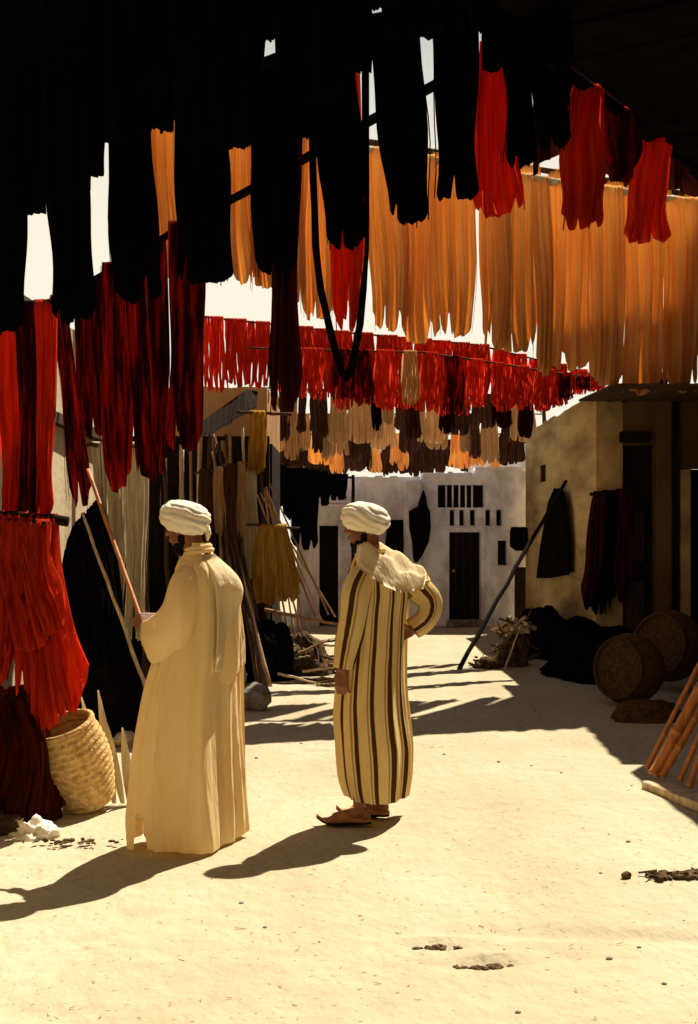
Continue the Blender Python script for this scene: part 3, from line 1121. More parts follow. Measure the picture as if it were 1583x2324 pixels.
# right: three red skeins below the eave and the maroon cloth behind
P2 = [Vector((.40, 4.55, 3.02)), Vector((3.25, 6.55, 3.02))]
A = W(1280, 165, 4.25)
B = W(1600, 400, 5.2)
P2 = [A - (B - A) * .6, B + (B - A) * .25]
pole_thing('drying_pole', P2, .022, M['felt'], 'black pole under the eave carrying the red skeins at upper right', 'pole', 6, 'overhead drying poles')
G = 'red skeins at the upper right'
pA = on_line(P1, 1128)[0]
hang(P1, 1088, 1168, 1084, 1172, 494, M['red'], 'red skein beside the black row, leftmost of the red ones at upper right', G, 360, n=18, cov=.95, ragged=.05, thick=.04)
hang(P2, 1296, 1372, 1266, 1354, 530, M['red'], 'red skein with a wavy hem, second of the upper right red ones', G, 361, n=20, cov=.95, ragged=.07, thick=.04)
hang(P2, 1440, 1530, 1424, 1524, 556, M['red'], 'broad red skein nearest the right edge, under the eave', G, 362, n=20, cov=.95, ragged=.05, thick=.04)
hang(P2, 1368, 1448, 1360, 1440, 420, M['deepred'], 'short dark red skein between the two broad red ones at upper right', G, 363, n=16, cov=.95, ragged=.12, thick=.04)
# maroon cloth
bm = bmesh.new()
edge = [(1210, 402), (1232, 374), (1262, 356), (1300, 350), (1340, 372), (1370, 408), (1410, 428), (1450, 432), (1500, 445), (1560, 456), (1610, 464)]
rows = 7
cols = []
for i in range(48):
    t = i / 47 * (len(edge) - 1)
    k = min(int(t), len(edge) - 2)
    f = t - k
    px = edge[k][0] + (edge[k + 1][0] - edge[k][0]) * f
    py = edge[k][1] + (edge[k + 1][1] - edge[k][1]) * f - (16 if px > 1330 else 4)
    line, _ = on_line(P2, px)
    d = line.y + .28
    zt = line.z + .34
    zb = CAMZ - (py - HOR) * d / F
    x = (px - 791.5) * d / F
    col = []
    for j in range(rows):
        s = j / (rows - 1)
        fold = .025 * math.sin(i * .9) * s + .012 * math.sin(i * 2.3 + 1)
        col.append(bm.verts.new((x + .01 * math.sin(i * 1.3) * s, d + fold, zt + (min(zb, zt - .02) - zt) * s)))
    cols.append(col)
for i in range(47):
    for j in range(rows - 1):
        bm.faces.new((cols[i][j], cols[i + 1][j], cols[i + 1][j + 1], cols[i][j + 1]))
bmesh.ops.solidify(bm, geom=bm.faces[:], thickness=.006)
o = obj('cloth', bm, M['maroon_cloth'], smooth=True)
tag(o, 'dark maroon cloth hung behind the red skeins at upper right', 'cloth')

# ---------------------------------------------------------------- the big sunlit orange row
O1 = [W(270, 236, 12.1), W(1180, 402, 13.4), W(1640, 470, 14.2)]
# both ends rest on tall posts
pole_thing('drying_pole', O1, .045, M['palestick'], 'sunlit pale pole along the top of the orange skeins', 'pole', 7)
G = 'orange skeins in the sun'
org = [(276, 336, 285, 340, 600), (338, 420, 344, 424, 640), (430, 505, 436, 508, 640), (506, 560, 508, 576, 648), (566, 640, 574, 642, 660), (650, 690, 652, 692, 700),
       (692, 748, 690, 748, 735), (750, 822, 742, 820, 720), (826, 905, 838, 924, 758), (905, 985, 922, 1000, 792), (985, 1075, 992, 1062, 775), (1092, 1150, 1086, 1148, 800),
       (1146, 1206, 1142, 1200, 815), (1212, 1240, 1214, 1246, 862), (1246, 1330, 1242, 1350, 852), (1330, 1410, 1338, 1420, 890), (1410, 1500, 1412, 1506, 905),
       (1498, 1590, 1500, 1592, 900), (1588, 1660, 1588, 1660, 905)]
for i, (a, b, c, d, y) in enumerate(org):
    hang(O1, a - 5, b + 5, c - 4, d + 4, y, M['orange'], f'orange wool skein, {ORD[i]} from left along the sunlit pale pole', G, 400 + i, n=int(14 + (b - a) / 6), cov=.98, ragged=.05, thick=.12, K=9,
         wob=.022, poler=.05, rnd=.07, amp_k=2.1)
O2 = [W(330, 262, 13.7), W(880, 330, 14.6), W(1640, 452, 15.2)]  # mostly hidden row, added to darken the street with its shadow
pole_thing('drying_pole', O2, .04, M['brownwood'], 'brown pole behind the sunlit one carrying an added row of orange skeins for shadow', 'pole', 9)
rr = random.Random(44)
px, i = 905, 0
while px < 1560:
    if 1062 < px < 1104:
        px = 1104
    w = rr.uniform(40, 66)
    if px < 1062 and px + w > 1066:
        w = 1066 - px
    y = 735 + (px - 900) * .19 + rr.uniform(-24, 4)
    hang(O2, px, px + w, px, px + w, y, M['orange'], f'orange skein, {ORD[i]} from left in the row added behind the sunlit one for its shadow', 'orange skeins added for shadow', 440 + i,
         n=16, cov=.95, ragged=.07, thick=.12, K=7, wob=.02, poler=.05, rnd=.05)
    px += w + rr.uniform(0, 26)
    i += 1
for pt, w in ((O2[0], 'left'), (O2[2], 'right')):
    pole_thing('support_post', [Vector((pt.x, pt.y + .02, 0)), Vector((pt.x, pt.y + .02, pt.z))], .04, M['brownwood'], f'brown post at the {w} end of the added rear orange row', 'post', 24, wob=.012)
# posts carrying the orange pole
for i, (pt, w) in enumerate(((O1[0], 'behind the black skeins on the left'), (O1[2], 'beside the ochre house, off to the right'))):
    a = Vector((pt.x, pt.y + .02, 0))
    pole_thing('support_post', [a, Vector((pt.x, pt.y + .02, pt.z))], .05, M['brownwood'], 'tall brown post holding up the orange skeins ' + w, 'post', 20 + i, wob=.015)

# ---------------------------------------------------------------- the red line across the street
R1 = [W(420, 714, 15.0), W(760, 752, 15.8), W(1090, 784, 16.5), W(1350, 850, 17.6)]
pole_thing('rope', R1, .012, M['brownwood'], 'thin rope strung across the street carrying the bright red skeins', 'rope', 30, wob=.004)
G = 'bright red skeins on the rope across the street'
ri = 0
px = 462
bot = [(460, 890), (600, 896), (620, 900), (720, 925), (850, 935), (980, 946), (1100, 935), (1200, 935), (1260, 925), (1350, 885)]


def lerp_tab(tab, x):
    for (a, ya), (b, yb) in zip(tab[:-1], tab[1:]):
        if a <= x <= b:
            return ya + (yb - ya) * (x - a) / (b - a)
    return tab[-1][1] if x > tab[-1][0] else tab[0][1]


rr = random.Random(5)
while px < 1345:
    w = rr.uniform(34, 50)
    a, b = px, px + w
    y = lerp_tab(bot, (a + b) / 2) + rr.uniform(-14, 10)
    fl = rr.uniform(.95, 1.25)
    m_ = (a + b) / 2 + rr.uniform(-4, 4)
    hang(R1, a, b, m_ - w / 2 * fl, m_ + w / 2 * fl, y, M['red'], f'stringy bright red skein, {ORD[ri]} from left on the rope across the street', G, 500 + ri,
         n=16, cov=(.62, .8, .7)[ri % 3], ragged=.10, thick=.08, K=8, wob=.022, poler=.015, rnd=.07, stringy=True)
    px = b + rr.uniform(-2, 7)
    ri += 1

R2 = [W(560, 790, 14.3), W(960, 800, 15.0), W(1370, 862, 16.2)]
pole_thing('rope', R2, .012, M['brownwood'], 'second thin rope just in front of the red one across the street', 'rope', 39, wob=.004)
rr = random.Random(15)
px, i = 640, 0
while px < 1330:
    w = rr.uniform(28, 46)
    mm = rr.choice(['red', 'red', 'deepred', 'tan' if px < 1100 else 'red'])
    y = lerp_tab(bot, px) + rr.uniform(-22, 2)
    hang(R2, px, px + w, px - 2, px + w + 3, y, M[mm], {'red': 'bright red', 'deepred': 'dark red', 'tan': 'tan'}[mm] + f' skein, {ORD[i]} from left on the second rope in front of the red row',
         'skeins on the second rope across the street', 560 + i, n=14, cov=.75, ragged=.12, thick=.08, K=7, wob=.02, poler=.015, rnd=.07, stringy=ri % 2 == 0)
    px += w + rr.uniform(2, 22)
    i += 1

# ---------------------------------------------------------------- lines of tan and brown skeins over the far roofs
lines = [([W(585, 880, 23.2), W(1235, 900, 23.6)], 612, 1190, (975, 1012), 'nearest', 700),
         ([W(585, 940, 24.6), W(1235, 940, 25.0)], 606, 1180, (1030, 1055), 'middle', 740),
         ([W(585, 985, 26.0), W(1235, 985, 26.4)], 640, 1130, (1062, 1084), 'farthest', 780)]
for li, (ln, xa, xb, (ya, yb), w, sd) in enumerate(lines):
    pole_thing('rope', ln, .014, M['brownwood'], f'{w} rope over the far roofs carrying tan and brown skeins', 'rope', 31 + li, 'ropes over the far roofs', wob=.004)
    rr = random.Random(sd)
    px, i = xa, 0
    while px < xb and i < 24:
        wd = rr.choice((rr.uniform(18, 28), rr.uniform(34, 62)))
        y = rr.uniform(ya - 8, yb + 4)
        mm = rr.choice(['tan', 'tan', 'charcoal', 'charcoal', 'orange' if li == 1 and i % 3 == 0 else 'tan'])
        if li == 2:
            mm = rr.choice(['charcoal', 'charcoal', 'orange'])
        nm = {'tan': 'tan', 'charcoal': 'dark brown', 'orange': 'orange'}[mm]
        hang(ln, px + wd * .12, px + wd * .88, px + rr.uniform(-4, 3), px + wd + rr.uniform(-3, 4), y, M[mm], f'{nm} skein, {ORD[i]} from left on the {w} rope over the far roofs',
             'small skeins over the far roofs', sd + i, n=10, cov=.9, ragged=.10, thick=.08, K=5, sides=4, poler=.02, rnd=.08)
        px += wd + rr.uniform(-7, 4)
        i += 1
    for e in ln:
        a = Vector((e.x, e.y, 0))
        pole_thing('support_post', [a, e + Vector((0, 0, .1))], .04, M['brownwood'], f'rough post at the {"left" if e is ln[0] else "right"} end of the {w} far rope', 'post', 60 + li, 'posts of the far ropes', wob=.01)

ln = [W(570, 1000, 27.6), W(1240, 1000, 28.0)]
pole_thing('rope', ln, .014, M['brownwood'], 'rearmost rope over the far roofs, carrying dark skeins added to fill the gaps', 'rope', 49, wob=.004)
for e in ln:
    pole_thing('support_post', [Vector((e.x, e.y, 0)), e + Vector((0, 0, .1))], .04, M['brownwood'], f'rough post at the {"left" if e is ln[0] else "right"} end of the rearmost rope', 'post', 50, wob=.01)
rr = random.Random(91)  # row added so the gaps between the far skeins read dark
px, i = 596, 0
while px < 1200 and i < 24:
    wd = rr.uniform(24, 46)
    hang(ln, px + 2, px + wd - 2, px - 2, px + wd + 3, rr.uniform(1062, 1088), M['charcoal'], f'added dark brown skein, {ORD[i]} from left on the rearmost rope over the far roofs',
         'dark skeins added to fill the far gaps', 900 + i, ragged=.12, thick=.1, rnd=.12, slits=1)
    px += wd + rr.uniform(-5, 2)
    i += 1

# dark pieces hanging in front of the red row, and the black bunch over the lean-to
G = 'dark skeins in the middle distance'
LM = [W(840, 800, 16.9), W(1240, 850, 17.7)]
pole_thing('rope', LM, .010, M['brownwood'], 'short rope behind the red skeins carrying a few dark brown ones', 'rope', 36, wob=.003)
for i, (a, b, c, d, y, mm, w) in enumerate(((846, 862, 846, 868, 985, 'black', 'thin black skein near the middle of the street line'), (930, 946, 922, 956, 1006, 'charcoal', 'bottle-shaped brown skein below the red row'),
                                           (1004, 1028, 994, 1028, 992, 'maroon', 'long maroon skein hanging lower than the red row'), (1120, 1150, 1110, 1160, 975, 'maroon', 'broad maroon skein at the right end of the red row'),
                                           (1176, 1206, 1170, 1208, 1000, 'maroon', 'ragged maroon skein just left of the ochre house'))):
    hang(LM, a, b, c, d, y, M[mm], w, G, 820 + i, n=7, cov=.9, ragged=.08, thick=.08, K=6)
LB = [W(590, 1052, 19.4), W(800, 1085, 19.8)]
pole_thing('drying_pole', LB, .02, M['darkwood'], 'short dark pole over the lean-to with black wool bunched on it', 'pole', 37)
for e in LB:
    pole_thing('support_post', [Vector((e.x, e.y, 0)), e + Vector((0, 0, .05))], .03, M['darkwood'], 'dark post at the ' + ('left' if e is LB[0] else 'right') + ' end of the black wool pole', 'post', 38, wob=.01)
for i, (a, b, y) in enumerate(((592, 650, 1165), (640, 700, 1190), (660, 725, 1262), (690, 745, 1158), (735, 790, 1140))):
    hang(LB, a, b, a, b, y, M['black'], f'black wool bunch, {ORD[i]} from left above the lean-to behind the men', 'black wool bunched over the lean-to', 840 + i, n=9, cov=.95, ragged=.15, thick=.12, K=5)


# ---------------------------------------------------------------- hanging garments and cloths on walls
def garment(pts_px, d, m, label, name='garment', depth=.10, plane=None, cat='garment', seed=0):
    """cloth hanging from a peg: outline rows (py, left, right), with rounded depth and folds"""
    bm = bmesh.new()
    rows = []
    n = 18
    base = None
    for j, (py, l, r_) in enumerate(pts_px):
        ring = []
        for k in range(n):
            an = 2 * math.pi * k / n
            c, s = math.cos(an), math.sin(an)
            rip = 1 + .10 * math.sin(5 * an + seed) + .05 * math.sin(9 * an + j)
            px = (l + r_) / 2 + (r_ - l) / 2 * c * (1 + .04 * math.sin(7 * an + j * .7))
            if plane == 'x':
                dd = 3.0 * F / (px - 791.5)
                p = W(px, py, dd)
                p.x = 3.0 - depth * (1.03 + s * rip * (.5 + .5 * j / len(pts_px)))
            else:
                p = W(px, py, d)
                p.y = d - depth * (1.05 + s * rip)
            if base is None:
                base = p.copy()
            ring.append(bm.verts.new(p - base))
        rows.append(ring)
    for a, b in zip(rows[:-1], rows[1:]):
        for k in range(n):
            bm.faces.new((a[k], a[(k + 1) % n], b[(k + 1) % n], b[k]))
    bm.faces.new(rows[0][::-1])
    bm.faces.new(rows[-1])
    o = obj(name, bm, m, loc=base, smooth=True)
    return tag(o, label, cat)


garment([(1108, 1276, 1282), (1118, 1270, 1292), (1140, 1260, 1298), (1180, 1252, 1302), (1240, 1240, 1306), (1290, 1233, 1306), (1304, 1232, 1305), (1312, 1234, 1262)],
        0, M['felt'], 'black hooded cloak hanging from a peg on the ochre wall', plane='x', depth=.09)
garment([(1114, 958, 962), (1130, 952, 966), (1150, 946, 968), (1160, 926, 974), (1200, 927, 976), (1230, 934, 972), (1260, 936, 958), (1276, 938, 946)], 21.83, M['felt'],
        'black garment hanging on the whitewashed front left of the slit windows', seed=1)
garment([(1180, 884, 914), (1200, 876, 914), (1240, 872, 914), (1268, 880, 914)], 21.9, M['felt'], 'black bundle hanging behind the striped man head, beside the pilaster', name='bundle', cat='bundle', seed=2)
garment([(1196, 1158, 1190), (1206, 1154, 1204), (1240, 1154, 1206), (1250, 1168, 1206)], 21.6, M['felt'], 'square black cloth hung at the right end of the whitewashed house', name='cloth', cat='cloth', seed=3)
LK = [W(1338, 1122, 15.34), W(1440, 1112, 15.34)]
pole_thing('peg_rail', LK, .02, M['darkwood'], 'short dark rail at the corner of the ochre house with wool over it', 'rail', 47)
for i, (a, b, c, d_, y, mm) in enumerate(((1346, 1376, 1308, 1352, 1396, 'maroon'), (1366, 1404, 1338, 1398, 1420, 'black'), (1396, 1436, 1388, 1440, 1380, 'maroon'))):
    hang(LK, a, b, c, d_, y, M[mm], f'{"blackish maroon" if mm == "maroon" else "black"} wool, {("left", "middle", "right")[i]} one hung on the rail at the ochre house corner', 'dark wool at the ochre house corner', 880 + i,
         ragged=.12, thick=.14, rnd=.12, slits=3, wob=.03)


# ---------------------------------------------------------------- poles leaning and standing
def leaning(name, a, b, r0, r1, m, label, cat, seed, group=None, joints=0, wob=.35):
    o0 = a.copy()
    if not joints:
        bm = bmesh.new()
        p, q = wobble_pole(a - o0, b - o0, r0, r1, seed, n=12, wob=r0 * wob)
        tube(bm, p, q, 8)
        o = obj(name, bm, m, loc=o0, smooth=True)
    else:
        bm = bmesh.new()
        pts, rads = [], []
        for i in range(joints):
            for t, k in ((0.03, 1.0), (.06, 1.25), (.10, 1.0), (.5, .96), (.97, 1.0)):
                s = (i + t) / joints
                pts.append((b - o0) * s)
                rads.append((r0 + (r1 - r0) * s) * k)
        tube(bm, pts, rads, 8)
        o = obj(name, bm, m, loc=o0, smooth=True)
    return tag(o, label, cat, group)


top = W(1283, 1092, 2.93 * F / (1283 - 791.5))
leaning('long_pole', W(1040, 1521, 14.9) + Vector((0, 0, .01)), top, .030, .022, M['darkwood'], 'long dark pole leaning from the sunny ground to the ochre wall', 'pole', 70)

# canes leaning at the lower right corner
canes = [((1466, 1770), (1583, 1548), .017, 'slim jointed cane, leftmost of the canes leaning at lower right', 4), ((1480, 1788), (1583, 1606), .036, 'thick orange cane leaning at lower right, second from left', 3),
         ((1500, 1790), (1583, 1655), .026, 'orange cane beside the thickest one at lower right', 4), ((1540, 1802), (1583, 1716), .018, 'thin cane near the right edge, fourth from left', 4),
         ((1562, 1816), (1586, 1762), .018, 'thin cane lowest at the right edge', 4)]
for i, (p, q, r_, lab, j) in enumerate(canes):
    d = CAMZ * F / (p[1] - HOR)
    a = W(p[0], p[1], d)
    a.z = .07
    dx = (q[0] - p[0]) * d / F
    dz = -(q[1] - p[1]) * d / F
    s = (3.22 - a.x) / dx
    b = a + Vector((dx, .04, dz)) * s
    leaning('cane', a, b, r_, r_ * .8, M['bamboo'], lab, 'cane', 80 + i, 'orange canes leaning at the lower right', joints=j * 3)
# board the canes stand on
bm = bmesh.new()
a, b = W(1455, 1792, CAMZ * F / (1792 - HOR)), W(1640, 1868, CAMZ * F / (1868 - HOR))
dv = (b - a)
nv = Vector((-dv.y, dv.x, 0)).normalized()
if nv.y < 0:
    nv = -nv
mt = [Vector(), dv, dv + nv * .16, nv * .16]
lo = [bm.verts.new(p + Vector((0, 0, .0 - a.z + .0))) for p in mt]
hi = [bm.verts.new(p + Vector((0, 0, .055))) for p in mt]
bm.faces.new(hi)
bm.faces.new(lo[::-1])
for k in range(4):
    bm.faces.new((lo[k], lo[(k + 1) % 4], hi[(k + 1) % 4], hi[k]))
bmesh.ops.bevel(bm, geom=bm.edges[:], offset=.006, segments=1, affect='EDGES')
o = obj('board', bm, M['palestick'], loc=(a.x, a.y, 0))
tag(o, 'pale worn board on the ground under the leaning canes', 'board')

# bundle of sticks leaning on the stall
G = 'sticks leaning on the dark stall'
for i in range(15):
    t = i / 14
    x0 = R.uniform(476, 512)
    y0 = R.uniform(985, 1030)
    a = W(560 + R.uniform(-30, 70), 1500, 13.4 + R.uniform(-.4, .4))
    a.z = 0.0
    b = W(x0, y0, 15.0 - R.uniform(0, .3))
    leaning('stick', a, b, .026, .015, M['brownwood' if i % 3 else 'stick'], f'{ORD[i]} rough stick from left in the sheaf leaning on the stall', 'stick', 90 + i, G)
G = 'thin sticks fanning out over the debris'
for i in range(9):
    b = W(588 + R.uniform(-8, 26), 1085 + R.uniform(0, 50), 14.7)
    a = W(640 + i * 15, 1395 + R.uniform(0, 25) + (0 if i > 4 else 30), 14.3)
    a = b + (a - b) * 1.0
    a.z = max(a.z, .28)
    leaning('stick', a, b, .012, .009, M['stick' if i % 2 else 'palestick'], f'{ORD[i]} thin stick from left in the fan spreading down to the debris', 'stick', 120 + i, G)
# lashed crosspiece that the thin sticks rest on at their lower end, lying on the debris
leaning('stick', W(600, 1385, 14.35), W(770, 1418, 14.1), .02, .016, M['stick'], 'long stick lying crosswise on top of the debris heap', 'stick', 140)

# wool hanging at the stall
LS = [W(535, 935, 14.4), W(660, 940, 14.7)]
leaning('rack_pole', LS[0], LS[1], .018, .018, M['brownwood'], 'short rack pole at the stall carrying the gold skeins', 'pole', 141)
hang(LS, 566, 602, 556, 606, 1078, M['gold'], 'gold skein hanging at the edge of the brown awning', 'wool at the stall', 860, n=11, cov=.9, ragged=.05, thick=.1)
LS2 = [W(530, 1068, 14.5), W(690, 1180, 14.7)]
LS2 = [W(530, 1066, 14.5), W(600, 1070, 14.6)]
hang(LS2, 558, 582, 548, 590, 1352, M['cream'], 'cream skein hanging straight down beside the sticks', 'wool at the stall', 861, n=9, cov=.8, ragged=.22, thick=.1)
LS3 = [W(560, 1190, 14.25), W(680, 1200, 14.3)]
hang(LS3, 586, 650, 566, 676, 1392, M['gold'], 'dull gold skein hanging low among the sticks', 'wool at the stall', 862, n=13, cov=.85, ragged=.2, thick=.14)
hang(LS3, 628, 648, 628, 676, 1345, M['gold'], 'short gold skein right of the dull gold one among the sticks', 'wool at the stall', 863, n=7, cov=.8, ragged=.2, thick=.10)
for nm, ln in (('upper', LS2), ('lower', LS3)):
    leaning('rack_pole', ln[0] - (ln[1] - ln[0]) * .3, ln[1], .016, .014, M['brownwood'], f'{nm} short rack pole among the leaning sticks', 'pole', 142 + len(nm))

# cream skeins on the left behind the man's stick
LC = [W(190, 1010, 11.0), W(350, 1010, 12.0)]
pole_thing('drying_pole', LC, .02, M['brownwood'], 'brown pole behind the dark red skeins carrying cream wool', 'pole', 145)
G = 'cream skeins on the left'
for i, (a, b, c, d, y, mm) in enumerate(((206, 240, 215, 250, 1290, 'cream'), (240, 275, 246, 280, 1420, 'cream'), (278, 336, 280, 330, 1500, 'cream'))):
    hang(LC, a, b, c, d, y, M[mm], f'cream wool skein, {ORD[i]} from left behind the stick of the tan robe man', G, 870 + i, n=9, cov=.8, ragged=.15, thick=.1)
# pale stick with rags
pa, pb = W(186, 1165, 10.2), W(332, 1530, 9.9)
leaning('stick', W(360, 1640, 9.6) * 1.0, pa, .016, .012, M['palestick'], 'pale thin stick leaning across the black heap, behind the man in the tan robe', 'stick', 146)


# ---------------------------------------------------------------- heaps, stones, baskets
def heap(name, c, sx, sy, sz, m, label, cat, seed, strands=0, lump=.35, sub=4, sm=None):
    bm = bmesh.new()
    bmesh.ops.create_icosphere(bm, subdivisions=sub, radius=1)
    for v in bm.verts:
        n = v.co.normalized()
        k = 1 + lump * noise.noise(n * 1.7 + Vector((seed, 0, 0))) + lump * .45 * noise.noise(n * 4.3 + Vector((0, seed, 0))) + lump * .2 * noise.noise(n * 11)
        v.co = Vector((n.x * sx * k, n.y * sy * k, max(-.03, n.z * sz * k)))
    rr = random.Random(seed)
    for i in range(strands):
        az = rr.uniform(0, 6.28)
        pts = []
        a1 = rr.uniform(.5, 1.2)
        for k in range(9):
            t = k / 8
            e = math.radians(80) * (1 - t) + math.radians(4) * t
            a = az + a1 * .5 * math.sin(3 * t)
            n = Vector((math.cos(a) * math.cos(e), math.sin(a) * math.cos(e), math.sin(e)))
            kk = 1.02 + lump * noise.noise(n * 1.7 + Vector((seed, 0, 0)))
            pts.append(Vector((n.x * sx * kk, n.y * sy * kk, n.z * sz * kk)))
        tube(bm, pts, rr.uniform(.012, .022), 5)
    o = obj(name, bm, m, loc=c, smooth=True)
    return tag(o, label, cat)


heap('heap', Vector((-2.22, 10.9, 0)), .30, .5, 1.75, M['felt'], 'tall black heap of wool sloping down behind the red pile', 'heap', 3, strands=40, lump=.16)
heap('heap', Vector((-1.86, 9.9, 0)), .24, .45, .85, M['felt'], 'lower black heap of wool beside the tall one', 'heap', 4, strands=26, lump=.2)
heap('heap', Vector((-1.93, 7.12, 0)), .30, .3, .72, M['maroon'], 'dark brown heap of wool under the red pile at left', 'heap', 5, strands=46, lump=.2)
heap('heap', Vector((-.98, 14.0, 0)), .42, .5, .62, M['felt'], 'black heap at the foot of the leaning sticks', 'heap', 6, strands=20, lump=.3)
heap('heap', Vector((-.55, 14.6, 0)), .34, .4, .40, M['litter'], 'brown debris heap left of the striped man', 'heap', 7, strands=30, lump=.4)
heap('heap', Vector((2.62, 17.2, 0)), .42, 1.7, .55, M['felt'], 'long low black mound added as the shade along the foot of the ochre wall', 'heap', 8, strands=20, lump=.3)  # added mound, its black stands for the shade at the wall foot
heap('heap', Vector((2.75, 14.3, 0)), .55, .9, .62, M['felt'], 'black mound added as the shade in front of the ochre house doorway', 'heap', 9, strands=20, lump=.3)  # added too, black in place of the dark shade before the front
heap('heap', Vector((-2.2, 15.0, 0)), .55, .35, .9, M['felt'], 'black sacks heaped against the dark stall', 'heap', 12, strands=10, lump=.3)


def woodpile(c, s, label, seed, n=60):
    rr = random.Random(seed)
    root = empty('brushwood_pile', c, label, 'woodpile')
    bm = bmesh.new()
    bmesh.ops.create_icosphere(bm, subdivisions=3, radius=1)
    for v in bm.verts:
        nn = v.co.normalized()
        k = .75 + .5 * noise.noise(nn * 2.2 + Vector((seed, 1, 0)))
        v.co = Vector((nn.x * s[0] * k, nn.y * s[1] * k, max(0, nn.z * s[2] * k)))
    for i in range(n):
        p = Vector((rr.uniform(-1, 1) * s[0], rr.uniform(-1, 1) * s[1], abs(rr.gauss(.4, .3)) * s[2]))
        dr = Vector((rr.uniform(-1, 1), rr.uniform(-1, 1), rr.uniform(-.5, .8))).normalized() * rr.uniform(.12, .3) * s[2] / .6
        q = p + dr
        p.z, q.z = max(.01, p.z), max(.01, q.z)
        tube(bm, [p, (p + q) / 2 + Vector((0, 0, rr.uniform(-.02, .02))), q], [rr.uniform(.010, .022), .014, .007], 5)
    obj('branches', bm, M['litter'], root)
    for i in range(16):
        bm = bmesh.new()
        a = rr.uniform(0, 6.28)
        p = Vector((math.cos(a) * s[0] * .8 * rr.random(), math.sin(a) * s[1] * .8 * rr.random(), s[2] * rr.uniform(.75, 1.0)))
        dr = Vector((rr.uniform(-1, 1), rr.uniform(-.6, .6), rr.uniform(-.3, .3))).normalized() * .16 * s[2] / .6
        tube(bm, [p - dr, p + dr], [.026, .020], 6)
        obj('sunlit_log', bm, M['palestick'], root)  # pale wood only on top, standing in for sunlit highlights
    return root


woodpile(Vector((2.0, 15.5, 0)), (.22, .25, .52), 'waist-high brushwood pile with its sunlit tops painted pale beside the sunny patch', 21)
woodpile(Vector((1.62, 15.15, 0)), (.19, .14, .12), 'small low scatter of brushwood at the edge of the sunny patch', 22, n=34)
leaning('stick', Vector((1.82, 14.95, 0)), Vector((2.05, 15.25, .5)), .012, .010, M['palestick'], 'short pale stick leaning on the brushwood pile', 'stick', 150)


def stone(c, s, label, seed, m='stone'):
    bm = bmesh.new()
    bmesh.ops.create_icosphere(bm, subdivisions=4, radius=1)
    for v in bm.verts:
        n = v.co.normalized()
        k = 1 + .22 * noise.noise(n * 1.4 + Vector((seed, 0, 0))) + .10 * noise.noise(n * 4 + Vector((seed, 2, 0))) + .04 * noise.noise(n * 10)
        v.co = Vector((n.x * s[0] * k, n.y * s[1] * k, n.z * s[2] * k + s[2] * .75))
    o = obj('stone', bm, M[m], loc=c, smooth=True)
    return tag(o, label, 'stone')


stone(Vector((-.86, 11.55, 0)), (.16, .16, .13), 'rounded grey boulder right of the man in the tan robe', 31)
stone(Vector((-1.86, 11.6, 0)), (.13, .15, .15), 'dark boulder left of the man in the tan robe', 32)
stone(Vector((-1.72, 9.6, 0)), (.13, .12, .06), 'flat pale stone left of the tan robe, nearest us', 33, 'plaster')
stone(Vector((-1.93, 10.4, 0)), (.15, .1, .05), 'flat pale stone behind the straw basket', 34, 'plaster')
stone(Vector((-1.35, 12.6, 0)), (.35, .3, .2), 'broad grey boulder behind the man in the tan robe', 35)
for i in range(10):
    a = W(R.uniform(560, 760), R.uniform(1440, 1500), 13 + 2 * R.random())
    a.z = .015
    an = R.uniform(-.6, 1.2)
    q = a + Vector((math.cos(an), math.sin(an), 0)) * R.uniform(.25, .55)
    leaning('stick', a, q, .018, .010, M['brownwood' if i % 2 else 'stick'], f'loose stick on the sunny ground by the debris heap, {ORD[i]} placed', 'stick', 160 + i, 'loose sticks by the debris heap')


def lathe(bm, prof, seg=36, ripple=0, amp=0.0, mtx=None):
    rings = []
    for j, (r_, z) in enumerate(prof):
        ring = []
        for k in range(seg):
            an = 2 * math.pi * k / seg
            rr_ = r_ * (1 + amp * math.sin(ripple * an + (math.pi if j % 2 else 0)))
            p = Vector((math.cos(an) * rr_, math.sin(an) * rr_, z))
            ring.append(bm.verts.new(mtx @ p if mtx else p))
        rings.append(ring)
    for a, b in zip(rings[:-1], rings[1:]):
        for k in range(seg):
            bm.faces.new((a[k], a[(k + 1) % seg], b[(k + 1) % seg], b[k]))
    if prof[0][0] > 1e-4:
        bm.faces.new(rings[0][::-1])


def basket(c, h, rad, label, m, tilt=None, seed=0, handles=True):
    root = empty('woven_basket', c, label, 'basket')
    if tilt:
        root.rotation_euler = tilt
    prof = []
    n = 26
    for j in range(n + 1):
        t = j / n
        r_ = rad * (.50 + .52 * math.sin(math.pi * (.13 + .62 * t)) ** 1.0)
        prof.append((r_ + (.008 if j % 2 else 0), h * t))
    inner = [(r_ - .025, z) for r_, z in prof[::-1]][:-2]
    bm = bmesh.new()
    lathe(bm, prof + inner, 48, 24, .018)
    obj('body', bm, m, root)
    bm = bmesh.new()
    rt = prof[-1][0]
    pts = [Vector((math.cos(a * .2618) * rt, math.sin(a * .2618) * rt, h)) for a in range(24)]
    tube(bm, pts, .017, 6, closed=True)
    obj('rim', bm, m, root, smooth=True)
    if handles is False:
        bm = bmesh.new()
        lathe(bm, [(rt - .01 - rt * k / 9 * .98, h - .012 - .010 * (k % 2)) for k in range(10)], 40)
        obj('lid', bm, m, root)
    if handles:
        for s in (0, math.pi):
            bm = bmesh.new()
            pts = []
            for k in range(9):
                t = k / 8
                a = s + (t - .5) * .9
                pts.append(Vector((math.cos(a) * rt, math.sin(a) * rt, h + .11 * math.sin(math.pi * t))))
            tube(bm, pts, .012, 6)
            obj('handle', bm, m, root, smooth=True)
    return root


